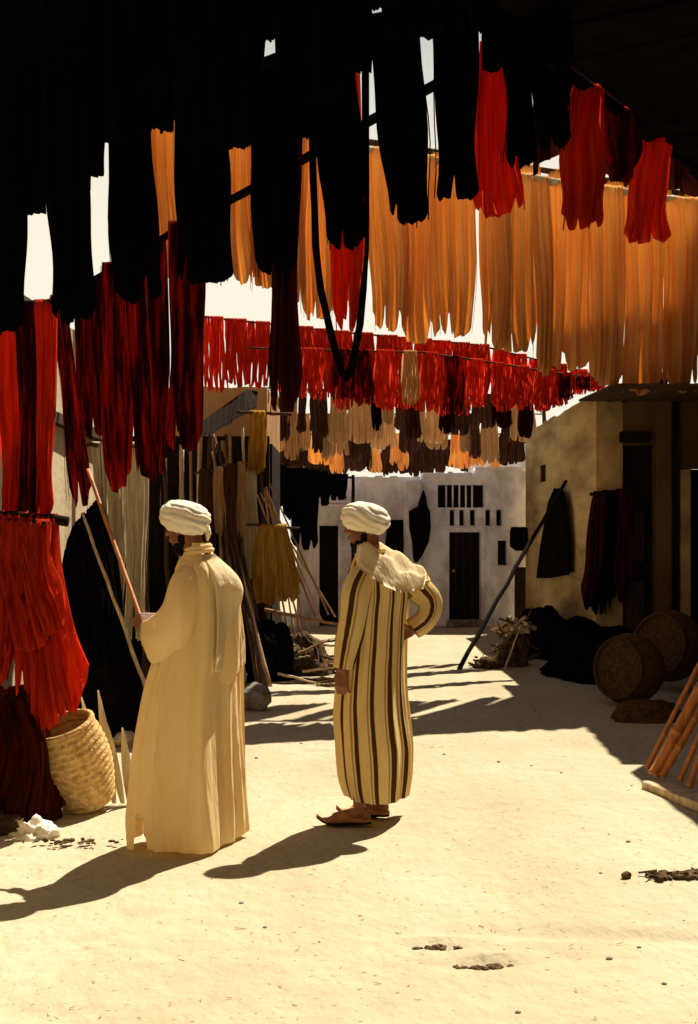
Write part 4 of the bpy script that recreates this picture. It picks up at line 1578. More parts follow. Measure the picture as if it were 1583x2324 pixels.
basket(Vector((-1.50, 7.40, .03)), .50, .20, 'squat straw basket leaning against the red wool pile', M['straw'], tilt=(.16, -.36, .4), seed=2, handles=None)
# palm leaves lying over its sunny side
lv = empty('palm_leaves', (-1.33, 7.5, 0), 'pale dried palm leaves standing in front of the straw basket rim', 'palm leaves')
for i, (dx, a, h) in enumerate(((-.10, -.22, .62), (-.05, -.14, .66), (.0, -.22, .56), (.04, -.10, .44), (.07, .02, .34))):
    bm = bmesh.new()
    prev = None
    for j in range(9):
        t = j / 8
        w = .026 * math.sin(math.pi * (.12 + .86 * t)) + .003
        c = Vector((dx + a * t * h * 1.1, .04 * math.sin(2 * t), h * t))
        cur = [bm.verts.new(c + Vector((-w, .01, 0))), bm.verts.new(c + Vector((0, -.006, 0))), bm.verts.new(c + Vector((w, .01, 0))), bm.verts.new(c + Vector((0, .016, 0)))]
        if prev:
            for k in range(4):
                bm.faces.new((prev[k], prev[(k + 1) % 4], cur[(k + 1) % 4], cur[k]))
        prev = cur
    obj('leaf', bm, M['cream'], lv)

# big old baskets lying in the right-hand shade
basket(Vector((2.80, 12.07, .30)), .40, .32, 'round old wicker basket on its side in the right-hand shade, front one', M['strawdark'], tilt=(math.radians(84), 0, math.radians(-52)), handles=False)
basket(Vector((3.42, 13.1, .42)), .42, .35, 'larger old wicker basket on its side, behind the front one in the shade', M['strawdark'], tilt=(math.radians(82), 0, math.radians(-48)), handles=False)
heap('sack', Vector((2.55, 10.9, 0)), .3, .22, .18, M['strawdark'], 'flat brown sack on the shaded ground in front of the wicker baskets', 'sack', 14, lump=.25)

# pale rag at lower left
heap('rag', Vector((-1.66, 6.72, -.01)), .11, .075, .085, M['turban'], 'crumpled pale rag on the ground at the lower left', 'rag', 15, lump=.75)
heap('rag', Vector((-1.80, 6.80, -.01)), .10, .08, .10, M['strawdark'], 'crumpled brown rag beside the pale one at the lower left', 'rag', 16, lump=.7)


def litter(c, w, label, seed, n=26, big=1.0):
    rr = random.Random(seed)
    bm = bmesh.new()
    for i in range(n):
        p = Vector((rr.gauss(0, .4) * w, rr.gauss(0, .25) * w * .45, .012))
        s = rr.uniform(.008, .030) * big
        ico(bm, p + Vector((0, 0, s * .2)), s, 1, (rr.uniform(.8, 2), rr.uniform(.7, 1.3), rr.uniform(.4, .9)), Matrix.Rotation(rr.uniform(0, 3), 4, 'Z'))
    for i in range(n // 3 if big == 1.0 else 0):
        p = Vector((rr.gauss(0, .4) * w, rr.gauss(0, .2) * w * .4, .02))
        an = rr.uniform(0, 6.28)
        q = p + Vector((math.cos(an) * .09, math.sin(an) * .06, rr.uniform(-.005, .02)))
        tube(bm, [p, q], .005, 5)
    o = obj('debris', bm, M['litter'], loc=c)
    o['kind'] = 'stuff'
    o['label'] = label
    return o


litter(Vector((1.50, 5.86, 0)), .24, 'dark scraps of wood and dung on the ground at the right edge', 41, 40)
litter(Vector((.33, 4.93, -.03)), .10, 'brown scraps in the scuffed hollow', 42, 26, .5)
litter(Vector((.50, 4.71, -.03)), .11, 'brown scraps in the nearer scuffed hollow', 43, 26, .5)
litter(Vector((-1.40, 6.52, 0)), .28, 'crumbs of earth by the basket', 44, 34, .6)
rr = random.Random(77)
bm = bmesh.new()
for i in range(60):
    y = rr.uniform(4.0, 14)
    x = rr.uniform(-.3, .3) * y
    s = rr.uniform(.004, .011)
    ico(bm, (x, y, ground_h(x, y) + s * .3), s, 1, (1.4, 1, .7))
o = obj('pebbles', bm, M['stone'])
o['kind'] = 'stuff'
o['label'] = 'small pebbles strewn over the street'


rr = random.Random(78)
bm = bmesh.new()
for i in range(190):
    y = 4.1 + 9 * rr.random() ** 1.3
    x = rr.uniform(-.29, .29) * y
    an = rr.uniform(0, 3.14)
    l = rr.uniform(.008, .028)
    p = Vector((x, y, ground_h(x, y) + .004))
    q = p + Vector((math.cos(an) * l, math.sin(an) * l, rr.uniform(0, .006)))
    tube(bm, [p, q], .0016, 4)
o = obj('straw_bits', bm, M['straw'])
o['kind'] = 'stuff'
o['label'] = 'bits of straw and yarn strewn over the street'

G = 'uprights of the dark stall'
for i, (px, y0, d_, r_, mm) in enumerate(((372, 1040, 14.7, .03, 'brownwood'), (430, 1000, 14.3, .022, 'stick'), (474, 985, 14.2, .03, 'brownwood'), (520, 980, 14.4, .026, 'stick'), (548, 960, 14.6, .022, 'palestick'), (592, 1075, 14.9, .02, 'brownwood'))):
    t_ = W(px, y0, d_)
    b_ = W(px + R.uniform(4, 26), 1480, d_)
    b_.z = 0
    leaning('stick', b_, t_, r_, r_ * .8, M[mm], f'{ORD[i]} nearly upright pole from left in front of the dark stall', 'pole', 210 + i, G)
LS4 = [W(440, 1075, 14.0), W(560, 1050, 14.2)]
leaning('rack_pole', LS4[0], LS4[1], .016, .014, M['brownwood'], 'rack pole behind the tan robe man carrying tan and brown skeins', 'pole', 217)
for i, (a, b, y, mm) in enumerate(((452, 478, 1270, 'charcoal'), (484, 506, 1220, 'tan'), (510, 536, 1330, 'charcoal'), (538, 556, 1240, 'tan'))):
    hang(LS4, a, b, a - 2, b + 5, y, M[mm], f'{"tan" if mm == "tan" else "dark brown"} skein, {ORD[i]} from left on the rack behind the tan robe man', 'skeins on the stall rack', 890 + i, ragged=.1, thick=.09, rnd=.1)
for i in range(16):
    a = W(R.uniform(610, 765), R.uniform(1400, 1470), 14.0 + R.uniform(-.5, .8))
    a.z = R.uniform(.05, .35)
    an = R.uniform(-.9, .5)
    q = a + Vector((math.cos(an) * R.uniform(.25, .6), R.uniform(-.3, .3), R.uniform(-.25, .2)))
    q.z = max(.02, q.z)
    leaning('stick', a, q, .016, .010, M[('brownwood', 'stick', 'palestick')[i % 3]], f'broken stick on the debris heap left of the striped man, {ORD[i]} placed', 'stick', 230 + i, 'broken sticks on the debris heap')

# ---------------------------------------------------------------- people
def chain(bm, pts, rads):
    for (a, b), (ra, rb) in zip(zip(pts[:-1], pts[1:]), zip(rads[:-1], rads[1:])):
        d = b - a
        n = max(2, int(d.length / (min(ra, rb) * .45)) + 1)
        for i in range(n + 1):
            t = i / n
            ico(bm, a + d * t, ra + (rb - ra) * t, 1 if max(ra, rb) < .02 else 2)


def hand(bm, wrist, f, n, s, curl=(.25, .35, .3), thumb=.5, scale=1.0, spread=.04):
    """palm + four fingers + thumb; f forward, n the way the palm faces, s towards the thumb"""
    k = scale
    for i in range(5):
        q = (i / 4 - .5) * .062 * k
        chain(bm, [wrist + f * .010 + s * q * .6, wrist + f * .092 * k + s * q], [.016 * k, .0135 * k])
    lens = (.042, .048, .045, .034)
    for i, L0 in enumerate(lens):
        off = (.5 - i / 3) * .064 * k
        p = wrist + f * .094 * k + s * off
        ang = 0
        pts, rads = [p], [.0098 * k]
        tilt = s * ((.5 - i / 3) * spread)
        for j, ln in enumerate((L0, L0 * .66, L0 * .52)):
            ang += curl[j] * (1 + .06 * i)
            dr = (f * math.cos(ang) + n * math.sin(ang) + tilt).normalized()
            p = p + dr * ln * k
            pts.append(p)
            rads.append((.0092 - .0009 * j) * k)
        chain(bm, pts, rads)
    p0 = wrist + f * .028 * k + s * .028 * k + n * .006
    p1 = p0 + (f * .62 + s * .62 + n * .35).normalized() * .042 * k
    p2 = p1 + (f * .9 + s * (.15 - thumb * .6) + n * thumb).normalized() * .034 * k
    p3 = p2 + (f * .85 + s * (-thumb * .8) + n * thumb).normalized() * .026 * k
    chain(bm, [p0, p1, p2, p3], [.0145 * k, .0115 * k, .010 * k, .0088 * k])


def head(bm, c, fwd, up):
    """head centred on c (middle of the skull), looking along fwd"""
    fwd = fwd.normalized()
    lf = up.cross(fwd).normalized()
    up = fwd.cross(lf).normalized()
    rot = Matrix((fwd, lf, up)).transposed().to_4x4()

    def at(x, y, z):
        return c + fwd * x + lf * y + up * z

    def e(x, y, z, a, b, d, s=3):
        ico(bm, at(x, y, z), 1, s, (a, b, d), rot)
    e(-.012, 0, .022, .098, .076, .092)           # skull
    e(.030, 0, -.035, .062, .062, .078)           # face
    e(.048, 0, -.088, .036, .040, .030)           # chin
    e(.010, 0, -.070, .050, .056, .040)           # jaw
    for y in (.034, -.034):
        e(.070, y, -.030, .022, .024, .020, 2)    # cheekbones
        e(.080, y * .9, .016, .018, .026, .010, 2)  # brow
        e(.076, y * .92, -.003, .014, .015, .011, 2)  # eyelids
        e(-.010, y * 2.25, -.015, .017, .008, .031, 2)  # ears
        e(-.004, y * 2.28, -.036, .009, .007, .011, 2)
    # nose
    chain(bm, [at(.086, 0, .008), at(.104, 0, -.018), at(.112, 0, -.034)], [.010, .012, .014])
    for y in (.013, -.013):
        e(.098, y, -.037, .011, .009, .009, 2)
    e(.090, 0, -.062, .014, .025, .0065, 2)       # lips
    e(.088, 0, -.073, .014, .022, .0075, 2)
    return at, lf, up


def finish_body(bm, vox, name):
    me = bpy.data.meshes.new('raw')
    bm.to_mesh(me)
    bm.free()
    t = bpy.data.objects.new('raw', me)
    C.objects.link(t)
    rm = t.modifiers.new('r', 'REMESH')
    rm.mode = 'VOXEL'
    rm.voxel_size = vox
    sm = t.modifiers.new('s', 'SMOOTH')
    sm.iterations = 4
    sm.factor = .5
    dg = bpy.context.evaluated_depsgraph_get()
    out = bpy.data.meshes.new_from_object(t.evaluated_get(dg))
    out.name = name
    bpy.data.objects.remove(t)
    bpy.data.meshes.remove(me)
    return out


def robe(rings, seed, folds, m, parent, name='robe', notch=None, seg=160, hem=None, skew=0.0, panel=None):
    """rings: (z, centre x, centre y, half width left, half width right, half depth, fold depth); z falls"""
    bm = bmesh.new()
    uvl = bm.loops.layers.uv.new('cloth')
    rr = random.Random(seed)
    comps = [(f, rr.uniform(0, 6.28), a) for f, a in folds]
    # smooth interpolation between rings
    full = []
    for i in range(len(rings) - 1):
        a, b = rings[i], rings[i + 1]
        steps = max(1, int((a[0] - b[0]) / .022))
        for k in range(steps):
            t = k / steps
            p0 = rings[max(i - 1, 0)]
            p3 = rings[min(i + 2, len(rings) - 1)]
            full.append(tuple(.5 * (2 * a[q] + (b[q] - p0[q]) * t + (2 * p0[q] - 5 * a[q] + 4 * b[q] - p3[q]) * t * t + (3 * a[q] - p0[q] - 3 * b[q] + p3[q]) * t ** 3) for q in range(7)))
    full.append(rings[-1])
    nr = len(full)
    vs = []
    ztop, zbot = full[0][0], full[-1][0]
    for j, (z, cx, cy, wl, wr, dp, fd) in enumerate(full):
        row = []
        t = (ztop - z) / (ztop - zbot)
        for k in range(seg):
            an = 2 * math.pi * k / seg          # 0 = right, pi/2 = away, 3pi/2 = towards us
            c, s = math.cos(an), math.sin(an)
            fl = 0
            for f, ph, am in comps:
                w = math.sin(f * an + ph + .9 * math.sin(2.0 * t + ph))
                fl += am * (1 - 2 * abs(w) ** .75)
            mod = 1 + fd * fl
            ex = .97
            cc = math.copysign(abs(c) ** ex, c)
            ss = math.copysign(abs(s) ** ex, s)
            x = cx + (wr if c > 0 else wl) * cc * mod
            y = cy + dp * ss * mod + skew * max(0, (cc - .35) / .65) * min(1.0, .25 + 2.2 * t)
            zz = z
            if hem:
                zz += hem(an) * max(0, (t - .86) / .14)
            if notch:
                na, nw, nh = notch
                dd = abs(((an - na + math.pi) % (2 * math.pi)) - math.pi)
                if dd < nw:
                    zz += nh * (1 - dd / nw) ** .8 * max(0, (t - .90) / .10)
            row.append(bm.verts.new((x, y, zz)))
        vs.append(row)
    for j in range(nr - 1):
        for k in range(seg):
            f = bm.faces.new((vs[j][k], vs[j][(k + 1) % seg], vs[j + 1][(k + 1) % seg], vs[j + 1][k]))
            us = (k / seg, (k + 1) / seg, (k + 1) / seg, k / seg)
            ts = (j / nr, j / nr, (j + 1) / nr, (j + 1) / nr)
            for lp, uu, tt in zip(f.loops, us, ts):
                lp[uvl].uv = (uu, tt)
    if panel:
        # hood hanging flat down the back, a little off the robe
        pb = bmesh.new()
        a0, a1, t0, t1 = panel
        k0, k1 = int(a0 / (2 * math.pi) * seg), int(a1 / (2 * math.pi) * seg)
        grid = []
        for j in range(int(nr * t0), int(nr * t1)):
            tj = (j / nr - t0) / (t1 - t0)
            row = []
            for k in range(k0, k1 + 1):
                e = (k - k0) / (k1 - k0)
                c = Vector((full[j][1], full[j][2], vs[j][k % seg].co.z))
                off = vs[j][k % seg].co - c
                lift = .012 * min(1, tj * 5) + .058 * math.sin(math.pi * e) * math.exp(-((tj - .24) / .17) ** 2) + .012 * math.sin(11 * e + 2 + 2 * tj) * tj * math.sin(math.pi * e) + .005
                p = vs[j][k % seg].co + off.normalized() * lift
                p.z -= .03 * math.sin(math.pi * e) * tj
                row.append(pb.verts.new(p))
            grid.append(row)
        for ra, rb in zip(grid[:-1], grid[1:]):
            for k in range(len(ra) - 1):
                pb.faces.new((ra[k], ra[k + 1], rb[k + 1], rb[k]))
        bmesh.ops.solidify(pb, geom=pb.faces[:], thickness=-.006)
        po = obj('hood', pb, M['robe_sunlit'], parent, smooth=True)
        po.location = -parent.location
    me = bpy.data.meshes.new(name)
    bmesh.ops.recalc_face_normals(bm, faces=bm.faces)
    bm.to_mesh(me)
    bm.free()
    o = link(name, me, m, parent, smooth=True)
    o.location = -parent.location
    return o


def sleeve(path, m, parent, seed, name='sleeve', fold=.10, seg=44, uvscale=.35, uvoff=0.0):
    """path: (point, radius across, radius along up); open at the cuff"""
    bm = bmesh.new()
    uvl = bm.loops.layers.uv.new('cloth')
    rr = random.Random(seed)
    P = []
    for i in range(len(path) - 1):
        a, b = path[i], path[i + 1]
        p0 = path[max(i - 1, 0)]
        p3 = path[min(i + 2, len(path) - 1)]
        for k in range(7):
            t = k / 7

            def cr(q0, q1, q2, q3):
                return .5 * (2 * q1 + (q2 - q0) * t + (2 * q0 - 5 * q1 + 4 * q2 - q3) * t * t + (3 * q1 - q0 - 3 * q2 + q3) * t ** 3)
            P.append((cr(p0[0], a[0], b[0], p3[0]), cr(p0[1], a[1], b[1], p3[1]), cr(p0[2], a[2], b[2], p3[2])))
    P.append(path[-1])
    rows = []
    n = len(P)
    ph = [rr.uniform(0, 6.28) for _ in range(3)]
    for i, (p, r1, r2) in enumerate(P):
        t = (P[min(i + 1, n - 1)][0] - P[max(i - 1, 0)][0]).normalized()
        a = t.cross(Vector((0, -1, 0.05)))
        if a.length < .1:
            a = t.cross(X)
        a.normalize()
        b = t.cross(a).normalized()
        row = []
        s = i / (n - 1)
        for k in range(seg):
            an = 2 * math.pi * k / seg
            mod = 1 + fold * (.6 * math.sin(3 * an + ph[0] + 5 * s) + .5 * math.sin(5 * an + ph[1] - 3 * s) + .35 * math.sin(14 * s + 2 * an + ph[2])) * (.35 + .65 * s)
            row.append(bm.verts.new(p + a * (math.cos(an) * r2 * mod) + b * (math.sin(an) * r1 * mod)))
        rows.append(row)
    for j in range(n - 1):
        for k in range(seg):
            f = bm.faces.new((rows[j][k], rows[j][(k + 1) % seg], rows[j + 1][(k + 1) % seg], rows[j + 1][k]))
            us = (k / seg, (k + 1) / seg, (k + 1) / seg, k / seg)
            for lp, uu, tt in zip(f.loops, us, (j, j, j + 1, j + 1)):
                lp[uvl].uv = (uu * uvscale + uvoff, tt / n)
    # turned-in hem at the cuff
    last = rows[-1]
    c = sum((v.co for v in last), Vector()) / seg
    inner = [bm.verts.new(c + (v.co - c) * .86 - (P[-1][0] - P[-2][0]).normalized() * .05) for v in last]
    for k in range(seg):
        bm.faces.new((last[k], last[(k + 1) % seg], inner[(k + 1) % seg], inner[k]))
    me = bpy.data.meshes.new(name)
    bmesh.ops.recalc_face_normals(bm, faces=bm.faces)
    bm.to_mesh(me)
    bm.free()
    o = link(name, me, m, parent, smooth=True)
    o.location = -parent.location
    return o


def turban(c, rx, ry, rz, tilt, yaw, parent, seed, wraps=6):
    """cloth wound round the head: overlapping slanting rolls over a cap"""
    bm = bmesh.new()
    rr = random.Random(seed)
    nu, nv = 72, 40
    rows = []
    for j in range(nv + 1):
        v = j / nv
        ph = math.pi * (.02 + .80 * v)
        row = []
        for i in range(nu):
            an = 2 * math.pi * i / nu
            band = v * wraps + .75 * math.sin(an + seed) + .42 * math.sin(2 * an + 2.1 * seed) + .5 * noise.noise(Vector((math.cos(an) * 1.3, math.sin(an) * 1.3, v * 2.2 + seed)))
            fr = band - math.floor(band)
            edge = .085 * (math.sin(math.pi * fr ** (.7 + .6 * (.5 + .5 * math.sin(math.floor(band) * 2.3)))) ** .8) * (.55 + .6 * noise.noise(Vector((math.cos(an) * 2, math.sin(an) * 2, math.floor(band) * 3.1))) + .3) - .03
            edge *= .3 + .7 * math.sin(ph)
            k = 1 + edge + .025 * noise.noise(Vector((math.cos(an) * 2, math.sin(an) * 2, v * 3 + seed)))
            s = math.sin(ph)
            s = s ** .8
            row.append(bm.verts.new((math.cos(an) * rx * s * k, math.sin(an) * ry * s * k, math.cos(ph) * rz * k)))
        rows.append(row)
    for a, b in zip(rows[:-1], rows[1:]):
        for i in range(nu):
            bm.faces.new((a[i], b[i], b[(i + 1) % nu], a[(i + 1) % nu]))
    bm.faces.new(rows[0])
    # tucked-in lower edge
    inner = [bm.verts.new((v.co.x * .84, v.co.y * .84, v.co.z + .012)) for v in rows[-1]]
    for i in range(nu):
        bm.faces.new((rows[-1][i], inner[i], inner[(i + 1) % nu], rows[-1][(i + 1) % nu]))
    o = obj('turban', bm, M['turban'], parent, smooth=True)
    o.rotation_euler = (0, tilt, yaw)
    o.location = Vector(c) - parent.location
    return o


def stubble(at, parent, full=1.0):
    """short dark beard hugging the jaw"""
    bm = bmesh.new()
    rot = Matrix((at(1, 0, 0) - at(0, 0, 0), at(0, 1, 0) - at(0, 0, 0), at(0, 0, 1) - at(0, 0, 0))).transposed().to_4x4()
    for x, y, z, a, b, d in ((.052, 0, -.106, .034, .040, .026), (.028, 0, -.098, .044, .054, .026), (.004, .043, -.066, .024, .018, .034), (.004, -.043, -.066, .024, .018, .034),
                             (.046, 0, -.128, .026, .032, .026)):
        ico(bm, at(x, y, z), 1, 3, (a, b, d * full), rot)
    for v in bm.verts:
        v.co += Vector((noise.noise(v.co * 60), noise.noise(v.co * 60 + Vector((5, 0, 0))), noise.noise(v.co * 60 + Vector((0, 5, 0))))) * .006
    o = obj('beard', bm, M['beard'], parent, smooth=True)
    o.location = -parent.location
    return o


def eyes(at, parent):
    for y in (.031, -.031):
        bm = bmesh.new()
        ico(bm, (0, 0, 0), .0075, 2)
        o = obj('eye', bm, M['eye'], parent, smooth=True)
        o.location = at(.0845, y, -.003) - parent.location


# ---- man in the tan robe, holding a stick
def man_tan():
    d = 6.47

    def P(px, py, dd=0.0):
        return W(px, py, d + dd)
    base = Vector((-.80, d, 0))
    bm = bmesh.new()
    hc = P(420, 1192)
    fw = Vector((-.90, .42, -.10)).normalized()
    at, lf, up = head(bm, hc, fw, Vector((-.08, 0, 1)))
    neck0 = hc + Vector((.02, -.0, -.06))
    chest = P(455, 1330)
    chain(bm, [neck0, P(448, 1262), chest], [.058, .058, .10])
    pelvis = P(448, 1560, .06)
    chain(bm, [chest, P(448, 1440, .03), pelvis], [.10, .095, .10])
    sl = P(438, 1318, -.06)          # left shoulder, nearer us
    sr = P(474, 1325, .12)
    chain(bm, [chest, sl], [.085, .052])
    chain(bm, [chest, sr], [.085, .052])
    el = P(402, 1432, -.10)
    wr = P(352, 1424, -.02)
    chain(bm, [sl, el, wr], [.050, .040, .026])
    er, wrr = P(486, 1430, .17), P(466, 1510, .17)
    chain(bm, [sr, er, wrr], [.050, .038, .026])
    # right hand hangs inside its sleeve
    hand(bm, wrr, Vector((-.1, .1, -1)).normalized(), Vector((-.8, -.5, 0)).normalized(), Vector((-.5, .8, .1)).normalized())
    for s in (-1, 1):
        hip = pelvis + Vector((.06 * s, .05 * s, -.03))
        kn = Vector((hip.x - .03, hip.y, .48))
        an = Vector((hip.x - .02, hip.y, .09))
        chain(bm, [hip, kn, an], [.085, .055, .036])
        chain(bm, [an + Vector((0, 0, -.04)), an + Vector((-.16, .06, -.062))], [.034, .024])
    # left hand round the stick
    st_lo, st_hi = P(322, 1412, -.02), W(199, 1066, 7.15)
    sd = (st_hi - st_lo).normalized()
    grip = st_lo.copy()
    f = (grip - wr).normalized()
    f = (f - sd * f.dot(sd)).normalized()
    n = sd.cross(f).normalized()
    if n.y < 0:
        n = -n
    wrist = grip - f * .082 - n * .020
    chain(bm, [wr, wrist], [.027, .026])
    hand(bm, wrist, f, n, sd, curl=(.95, 1.35, 1.0), thumb=.9)
    me = finish_body(bm, .0042, 'person')
    for v in me.vertices:
        v.co -= base
    me.materials.append(M['skin'])
    me.shade_smooth()
    body = bpy.data.objects.new('person', me)
    C.objects.link(body)
    body.location = base
    tag(body, 'man in a long plain tan robe and white turban, seen from behind, holding a stick', 'person')
    eyes(at, body)
    stubble(at, body)
    k = d / F

    def ring(py, l, r_, dep, fd, cx=None):
        c = (l + r_) / 2 if cx is None else cx
        return (CAMZ - (py - HOR) * k, (c - 791.5) * k, d, (c - l) * k, (r_ - c) * k, dep, fd)
    rings = [ring(1232, 424, 474, .060, .0), ring(1244, 422, 476, .064, .0), ring(1258, 416, 480, .075, .15), ring(1272, 405, 494, .105, .25), ring(1290, 398, 511, .135, .35),
             ring(1330, 396, 524, .155, .5), ring(1400, 382, 534, .165, .7), ring(1480, 356, 541, .18, .8), ring(1560, 330, 541, .19, .8), ring(1650, 311, 543, .205, .9),
             ring(1750, 294, 549, .225, 1.0), ring(1850, 284, 555, .245, 1.0), ring(1890, 284, 556, .250, 1.0), ring(1912, 286, 555, .250, 1.0)]
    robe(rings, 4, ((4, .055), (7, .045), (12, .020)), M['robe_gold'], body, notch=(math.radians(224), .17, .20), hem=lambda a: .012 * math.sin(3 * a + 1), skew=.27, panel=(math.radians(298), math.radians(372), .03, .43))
    # collar band
    bm = bmesh.new()
    pts = []
    for i in range(28):
        a = 2 * math.pi * i / 28
        pts.append(P(449, 1243) + Vector((math.cos(a) * .062, math.sin(a) * .068, .010 * math.cos(a))))
    tube(bm, pts, .011, 8, closed=True)
    pts2 = [p * 1.0 + Vector((.004, 0, -.020)) for p in pts]
    c0 = sum(pts2, Vector()) / len(pts2)
    tube(bm, [c0 + (p - c0) * 1.08 for p in pts2], .012, 8, closed=True)
    o = obj('collar', bm, M['robe_gold'], body, smooth=True)
    o.location = -base
    sleeve([(P(446, 1282, .0), .05, .05), (P(426, 1325, -.09), .088, .088), (P(409, 1390, -.12), .095, .100), (P(384, 1440, -.10), .090, .118), (P(340, 1460, -.05), .072, .108)],
           M['robe_gold'], body, 5)
    sleeve([(P(472, 1284, .02), .05, .05), (P(500, 1340, .10), .085, .085), (P(508, 1420, .10), .090, .088), (P(500, 1500, .07), .085, .09), (P(486, 1545, .05), .08, .085)],
           M['robe_gold'], body, 6)
    turban(P(420, 1176), .130, .122, .086, -.24, 2.7, body, 1.3)
    bm = bmesh.new()
    tube(bm, [P(466, 1196, .02), P(472, 1212, .02), P(470, 1228, .02)], [.022, .016, .005], 7)
    o = obj('turban_tail', bm, M['turban'], body, smooth=True)
    o.location = -base
    # shoes
    for s in (-1, 1):
        hip = pelvis + Vector((.06 * s, .05 * s, 0))
        slipper(Vector((hip.x - .05, hip.y + .02, 0)), Vector((-.94, .34, 0)), body, base)
    # the stick
    leaning('stick', st_lo - sd * .05, st_hi, .0135, .011, M['bamboo'], 'long reddish stick held up in the hand of the man in the tan robe', 'stick', 200, wob=.07)
    return body


def slipper(c, f, parent, base):
    """flat heelless leather slipper with an upturned point"""
    f = f.normalized()
    s = Vector((-f.y, f.x, 0))
    bm = bmesh.new()
    prof = [(-.125, .022, .03), (-.10, .036, .034), (-.04, .040, .040), (.02, .044, .066), (.07, .045, .056), (.11, .036, .036), (.145, .018, .024), (.175, .006, .026)]
    rows = []
    for x, w, h in prof:
        lift = max(0, x - .10) ** 2 * 6
        row = []
        for k in range(12):
            a = 2 * math.pi * k / 12
            z = max(.004, h * .5 + h * .5 * math.sin(a)) + lift
            row.append(bm.verts.new(c + f * (x + .0) + s * (w * math.cos(a)) + Vector((0, 0, z))))
        rows.append(row)
    for a, b in zip(rows[:-1], rows[1:]):
        for k in range(12):
            bm.faces.new((a[k], a[(k + 1) % 12], b[(k + 1) % 12], b[k]))
    bm.faces.new(rows[0])
    bm.faces.new(rows[-1][::-1])
    o = obj('slipper', bm, M['leather'], parent, smooth=True)
    o.location = -base
    bm = bmesh.new()
    lo, hi = [], []
    for x, w, h in prof:
        lift = max(0, x - .10) ** 2 * 6
        for sgn in (1, -1):
            p = c + f * x + s * (w * 1.06 * sgn)
            lo.append(bm.verts.new(p + Vector((0, 0, .001 + lift))))
            hi.append(bm.verts.new(p + Vector((0, 0, .012 + lift))))
    n = len(prof)
    for i in range(n - 1):
        a, b, c2, d2 = 2 * i, 2 * i + 1, 2 * i + 3, 2 * i + 2
        bm.faces.new((hi[a], hi[b], hi[c2], hi[d2]))
        bm.faces.new((lo[d2], lo[c2], lo[b], lo[a]))
        bm.faces.new((lo[a], hi[a], hi[d2], lo[d2]))
        bm.faces.new((hi[b], lo[b], lo[c2], hi[c2]))
    q = obj('sole', bm, M['darkwood'], o)


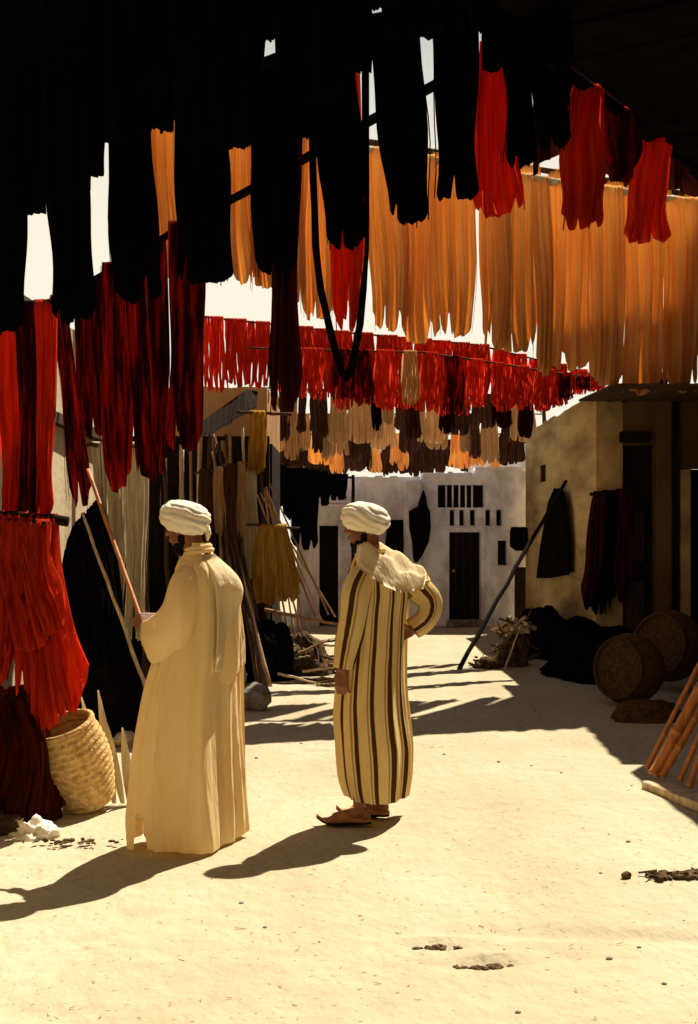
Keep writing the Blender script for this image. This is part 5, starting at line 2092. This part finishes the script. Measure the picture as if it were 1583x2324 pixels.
# ---- man in the striped robe, one arm akimbo
def man_striped():
    d = 7.08

    def P(px, py, dd=0.0):
        return W(px, py, d + dd)
    base = Vector((.13, d, 0))
    bm = bmesh.new()
    hc = P(828, 1192)
    fw = Vector((-.97, .16, -.03)).normalized()
    at, lf, up = head(bm, hc, fw, Vector((-.06, 0, 1)))
    chest = P(850, 1335)
    chain(bm, [hc + Vector((.02, 0, -.06)), P(842, 1265), chest], [.056, .056, .10])
    pelvis = P(846, 1560, .06)
    chain(bm, [chest, P(846, 1440, .04), pelvis], [.10, .09, .09])
    sl = P(826, 1322, -.07)
    sr = P(894, 1318, .10)
    chain(bm, [chest, sl], [.085, .050])
    chain(bm, [chest, sr], [.085, .050])
    el = P(792, 1420, -.12)
    wl_ = P(776, 1518, -.15)
    chain(bm, [sl, el, wl_], [.048, .038, .026])
    hand(bm, wl_, Vector((-.05, .0, -1)).normalized(), Vector((.55, .83, .0)).normalized(), Vector((-.85, .5, .0)).normalized(), curl=(.55, .75, .5), thumb=.45, scale=1.02)
    er = P(984, 1376, .14)
    wr = P(936, 1430, .12)
    chain(bm, [sr, er, wr], [.048, .038, .026])
    hand(bm, wr, Vector((-.9, -.1, -.35)).normalized(), Vector((.1, -.9, .1)).normalized(), Vector((-.2, .0, .95)).normalized(), curl=(.3, .3, .3))
    feet = [(P(815, 1800, -.10), -1), (P(857, 1800, .10), 1)]
    for fp, s in feet:
        hip = pelvis + Vector((.02 * s, .08 * s, -.03))
        an = Vector((fp.x, fp.y, .10))
        kn = Vector(((hip.x + an.x) / 2 - .02, (hip.y + an.y) / 2, .48))
        chain(bm, [hip, kn, an], [.085, .056, .036])
        chain(bm, [an + Vector((.02, 0, -.035)), an + Vector((-.13, .02, -.065))], [.036, .024])
        ico(bm, an + Vector((.03, 0, -.055)), .034, 2)
    me = finish_body(bm, .0042, 'person')
    for v in me.vertices:
        v.co -= base
    me.materials.append(M['skin'])
    me.shade_smooth()
    body = bpy.data.objects.new('person', me)
    C.objects.link(body)
    body.location = base
    tag(body, 'bearded man in a brown-striped hooded robe and white turban, one hand on hip', 'person')
    eyes(at, body)
    stubble(at, body, 1.1)
    k = d / F

    def ring(py, l, r_, dep, fd):
        c = (l + r_) / 2
        return (CAMZ - (py - HOR) * k, (c - 791.5) * k, d, (c - l) * k, (r_ - c) * k, dep, fd)
    rings = [ring(1246, 812, 868, .062, 0), ring(1258, 806, 880, .075, .1), ring(1275, 798, 902, .11, .2), ring(1300, 790, 922, .15, .35), ring(1345, 786, 930, .165, .5),
             ring(1400, 780, 927, .17, .7), ring(1460, 774, 926, .175, .8), ring(1540, 764, 925, .18, .9), ring(1620, 758, 931, .185, 1.0), ring(1700, 762, 941, .19, 1.0),
             ring(1760, 768, 939, .185, 1.0), ring(1795, 776, 934, .175, 1.0), ring(1812, 782, 931, .165, 1.0)]
    robe(rings, 9, ((5, .048), (8, .036), (13, .018)), M['robe_stripe'], body,
         hem=lambda a: -.028 * math.cos(a) - .012 * math.sin(2 * a), skew=.20)
    sleeve([(P(836, 1284, -.02), .05, .05), (P(812, 1330, -.13), .078, .080), (P(800, 1400, -.15), .072, .078), (P(788, 1460, -.15), .066, .070), (P(778, 1516, -.15), .055, .058)],
           M['robe_stripe'], body, 7, uvscale=.30, uvoff=.05)
    sleeve([(P(900, 1296, .10), .075, .075), (P(940, 1330, .14), .075, .082), (P(972, 1366, .14), .066, .072), (P(966, 1402, .12), .06, .064), (P(936, 1428, .11), .058, .06)],
           M['robe_stripe'], body, 8, uvscale=.30, uvoff=.3)
    # hood lying on the back
    bm = bmesh.new()
    uvl = bm.loops.layers.uv.new('cloth')
    ridge = [P(818, 1262, -.02), P(836, 1242, .05), P(866, 1246, .10), P(900, 1262, .14), P(934, 1284, .17), P(964, 1310, .18), P(978, 1332, .17)]
    near = [P(806, 1276, -.10), P(812, 1296, -.16), P(842, 1318, -.20), P(874, 1338, -.20), P(906, 1352, -.17), P(936, 1348, -.10), P(960, 1344, .0)]
    nu, nv = 42, 18
    grid = []
    for i in range(nu + 1):
        f = i / nu * (len(ridge) - 1)
        k = min(int(f), len(ridge) - 2)
        e = f - k
        e = e * e * (3 - 2 * e) * .5 + e * .5
        a, b = ridge[k].lerp(ridge[k + 1], e), near[k].lerp(near[k + 1], e)
        col = []
        for q in range(nv + 1):
            t = q / nv
            p = a.lerp(b, t)
            bul = math.sin(math.pi * t) ** .7
            fold = .020 * math.sin(7.5 * t * math.pi / 2 + 1.3 * math.sin(i * .16)) + .014 * math.sin(i * .55 + 5 * t)
            p.z += (.055 + fold) * bul + .018
            p.y -= .03 * bul + .012 * t
            col.append(bm.verts.new(p))
        grid.append(col)
    for i in range(nu):
        for q in range(nv):
            f = bm.faces.new((grid[i][q], grid[i + 1][q], grid[i + 1][q + 1], grid[i][q + 1]))
            for lp, (uu, tt) in zip(f.loops, ((i, q), (i + 1, q), (i + 1, q + 1), (i, q + 1))):
                lp[uvl].uv = (.05 + tt / nv * .17, uu / nu)
    bmesh.ops.solidify(bm, geom=bm.faces[:], thickness=.012)
    o = obj('hood', bm, M['robe_sunlit'], body, smooth=True)
    o.location = -base
    # rolled neckline
    bm = bmesh.new()
    pts = []
    for i in range(28):
        a = 2 * math.pi * i / 28
        pts.append(P(840, 1254) + Vector((math.cos(a) * .075, math.sin(a) * .085, .018 * math.cos(a))))
    tube(bm, pts, .013, 8, closed=True)
    o = obj('collar', bm, M['robe_stripe'], body, smooth=True)
    o.location = -base
    turban(P(829, 1177), .136, .124, .088, -.18, 3.0, body, 2.4, wraps=5)
    for fp, s in feet:
        slipper(Vector((fp.x - .06, fp.y, 0)), Vector((-.99, .08 * s, 0)), body, base)
    return body


man_tan()
man_striped()
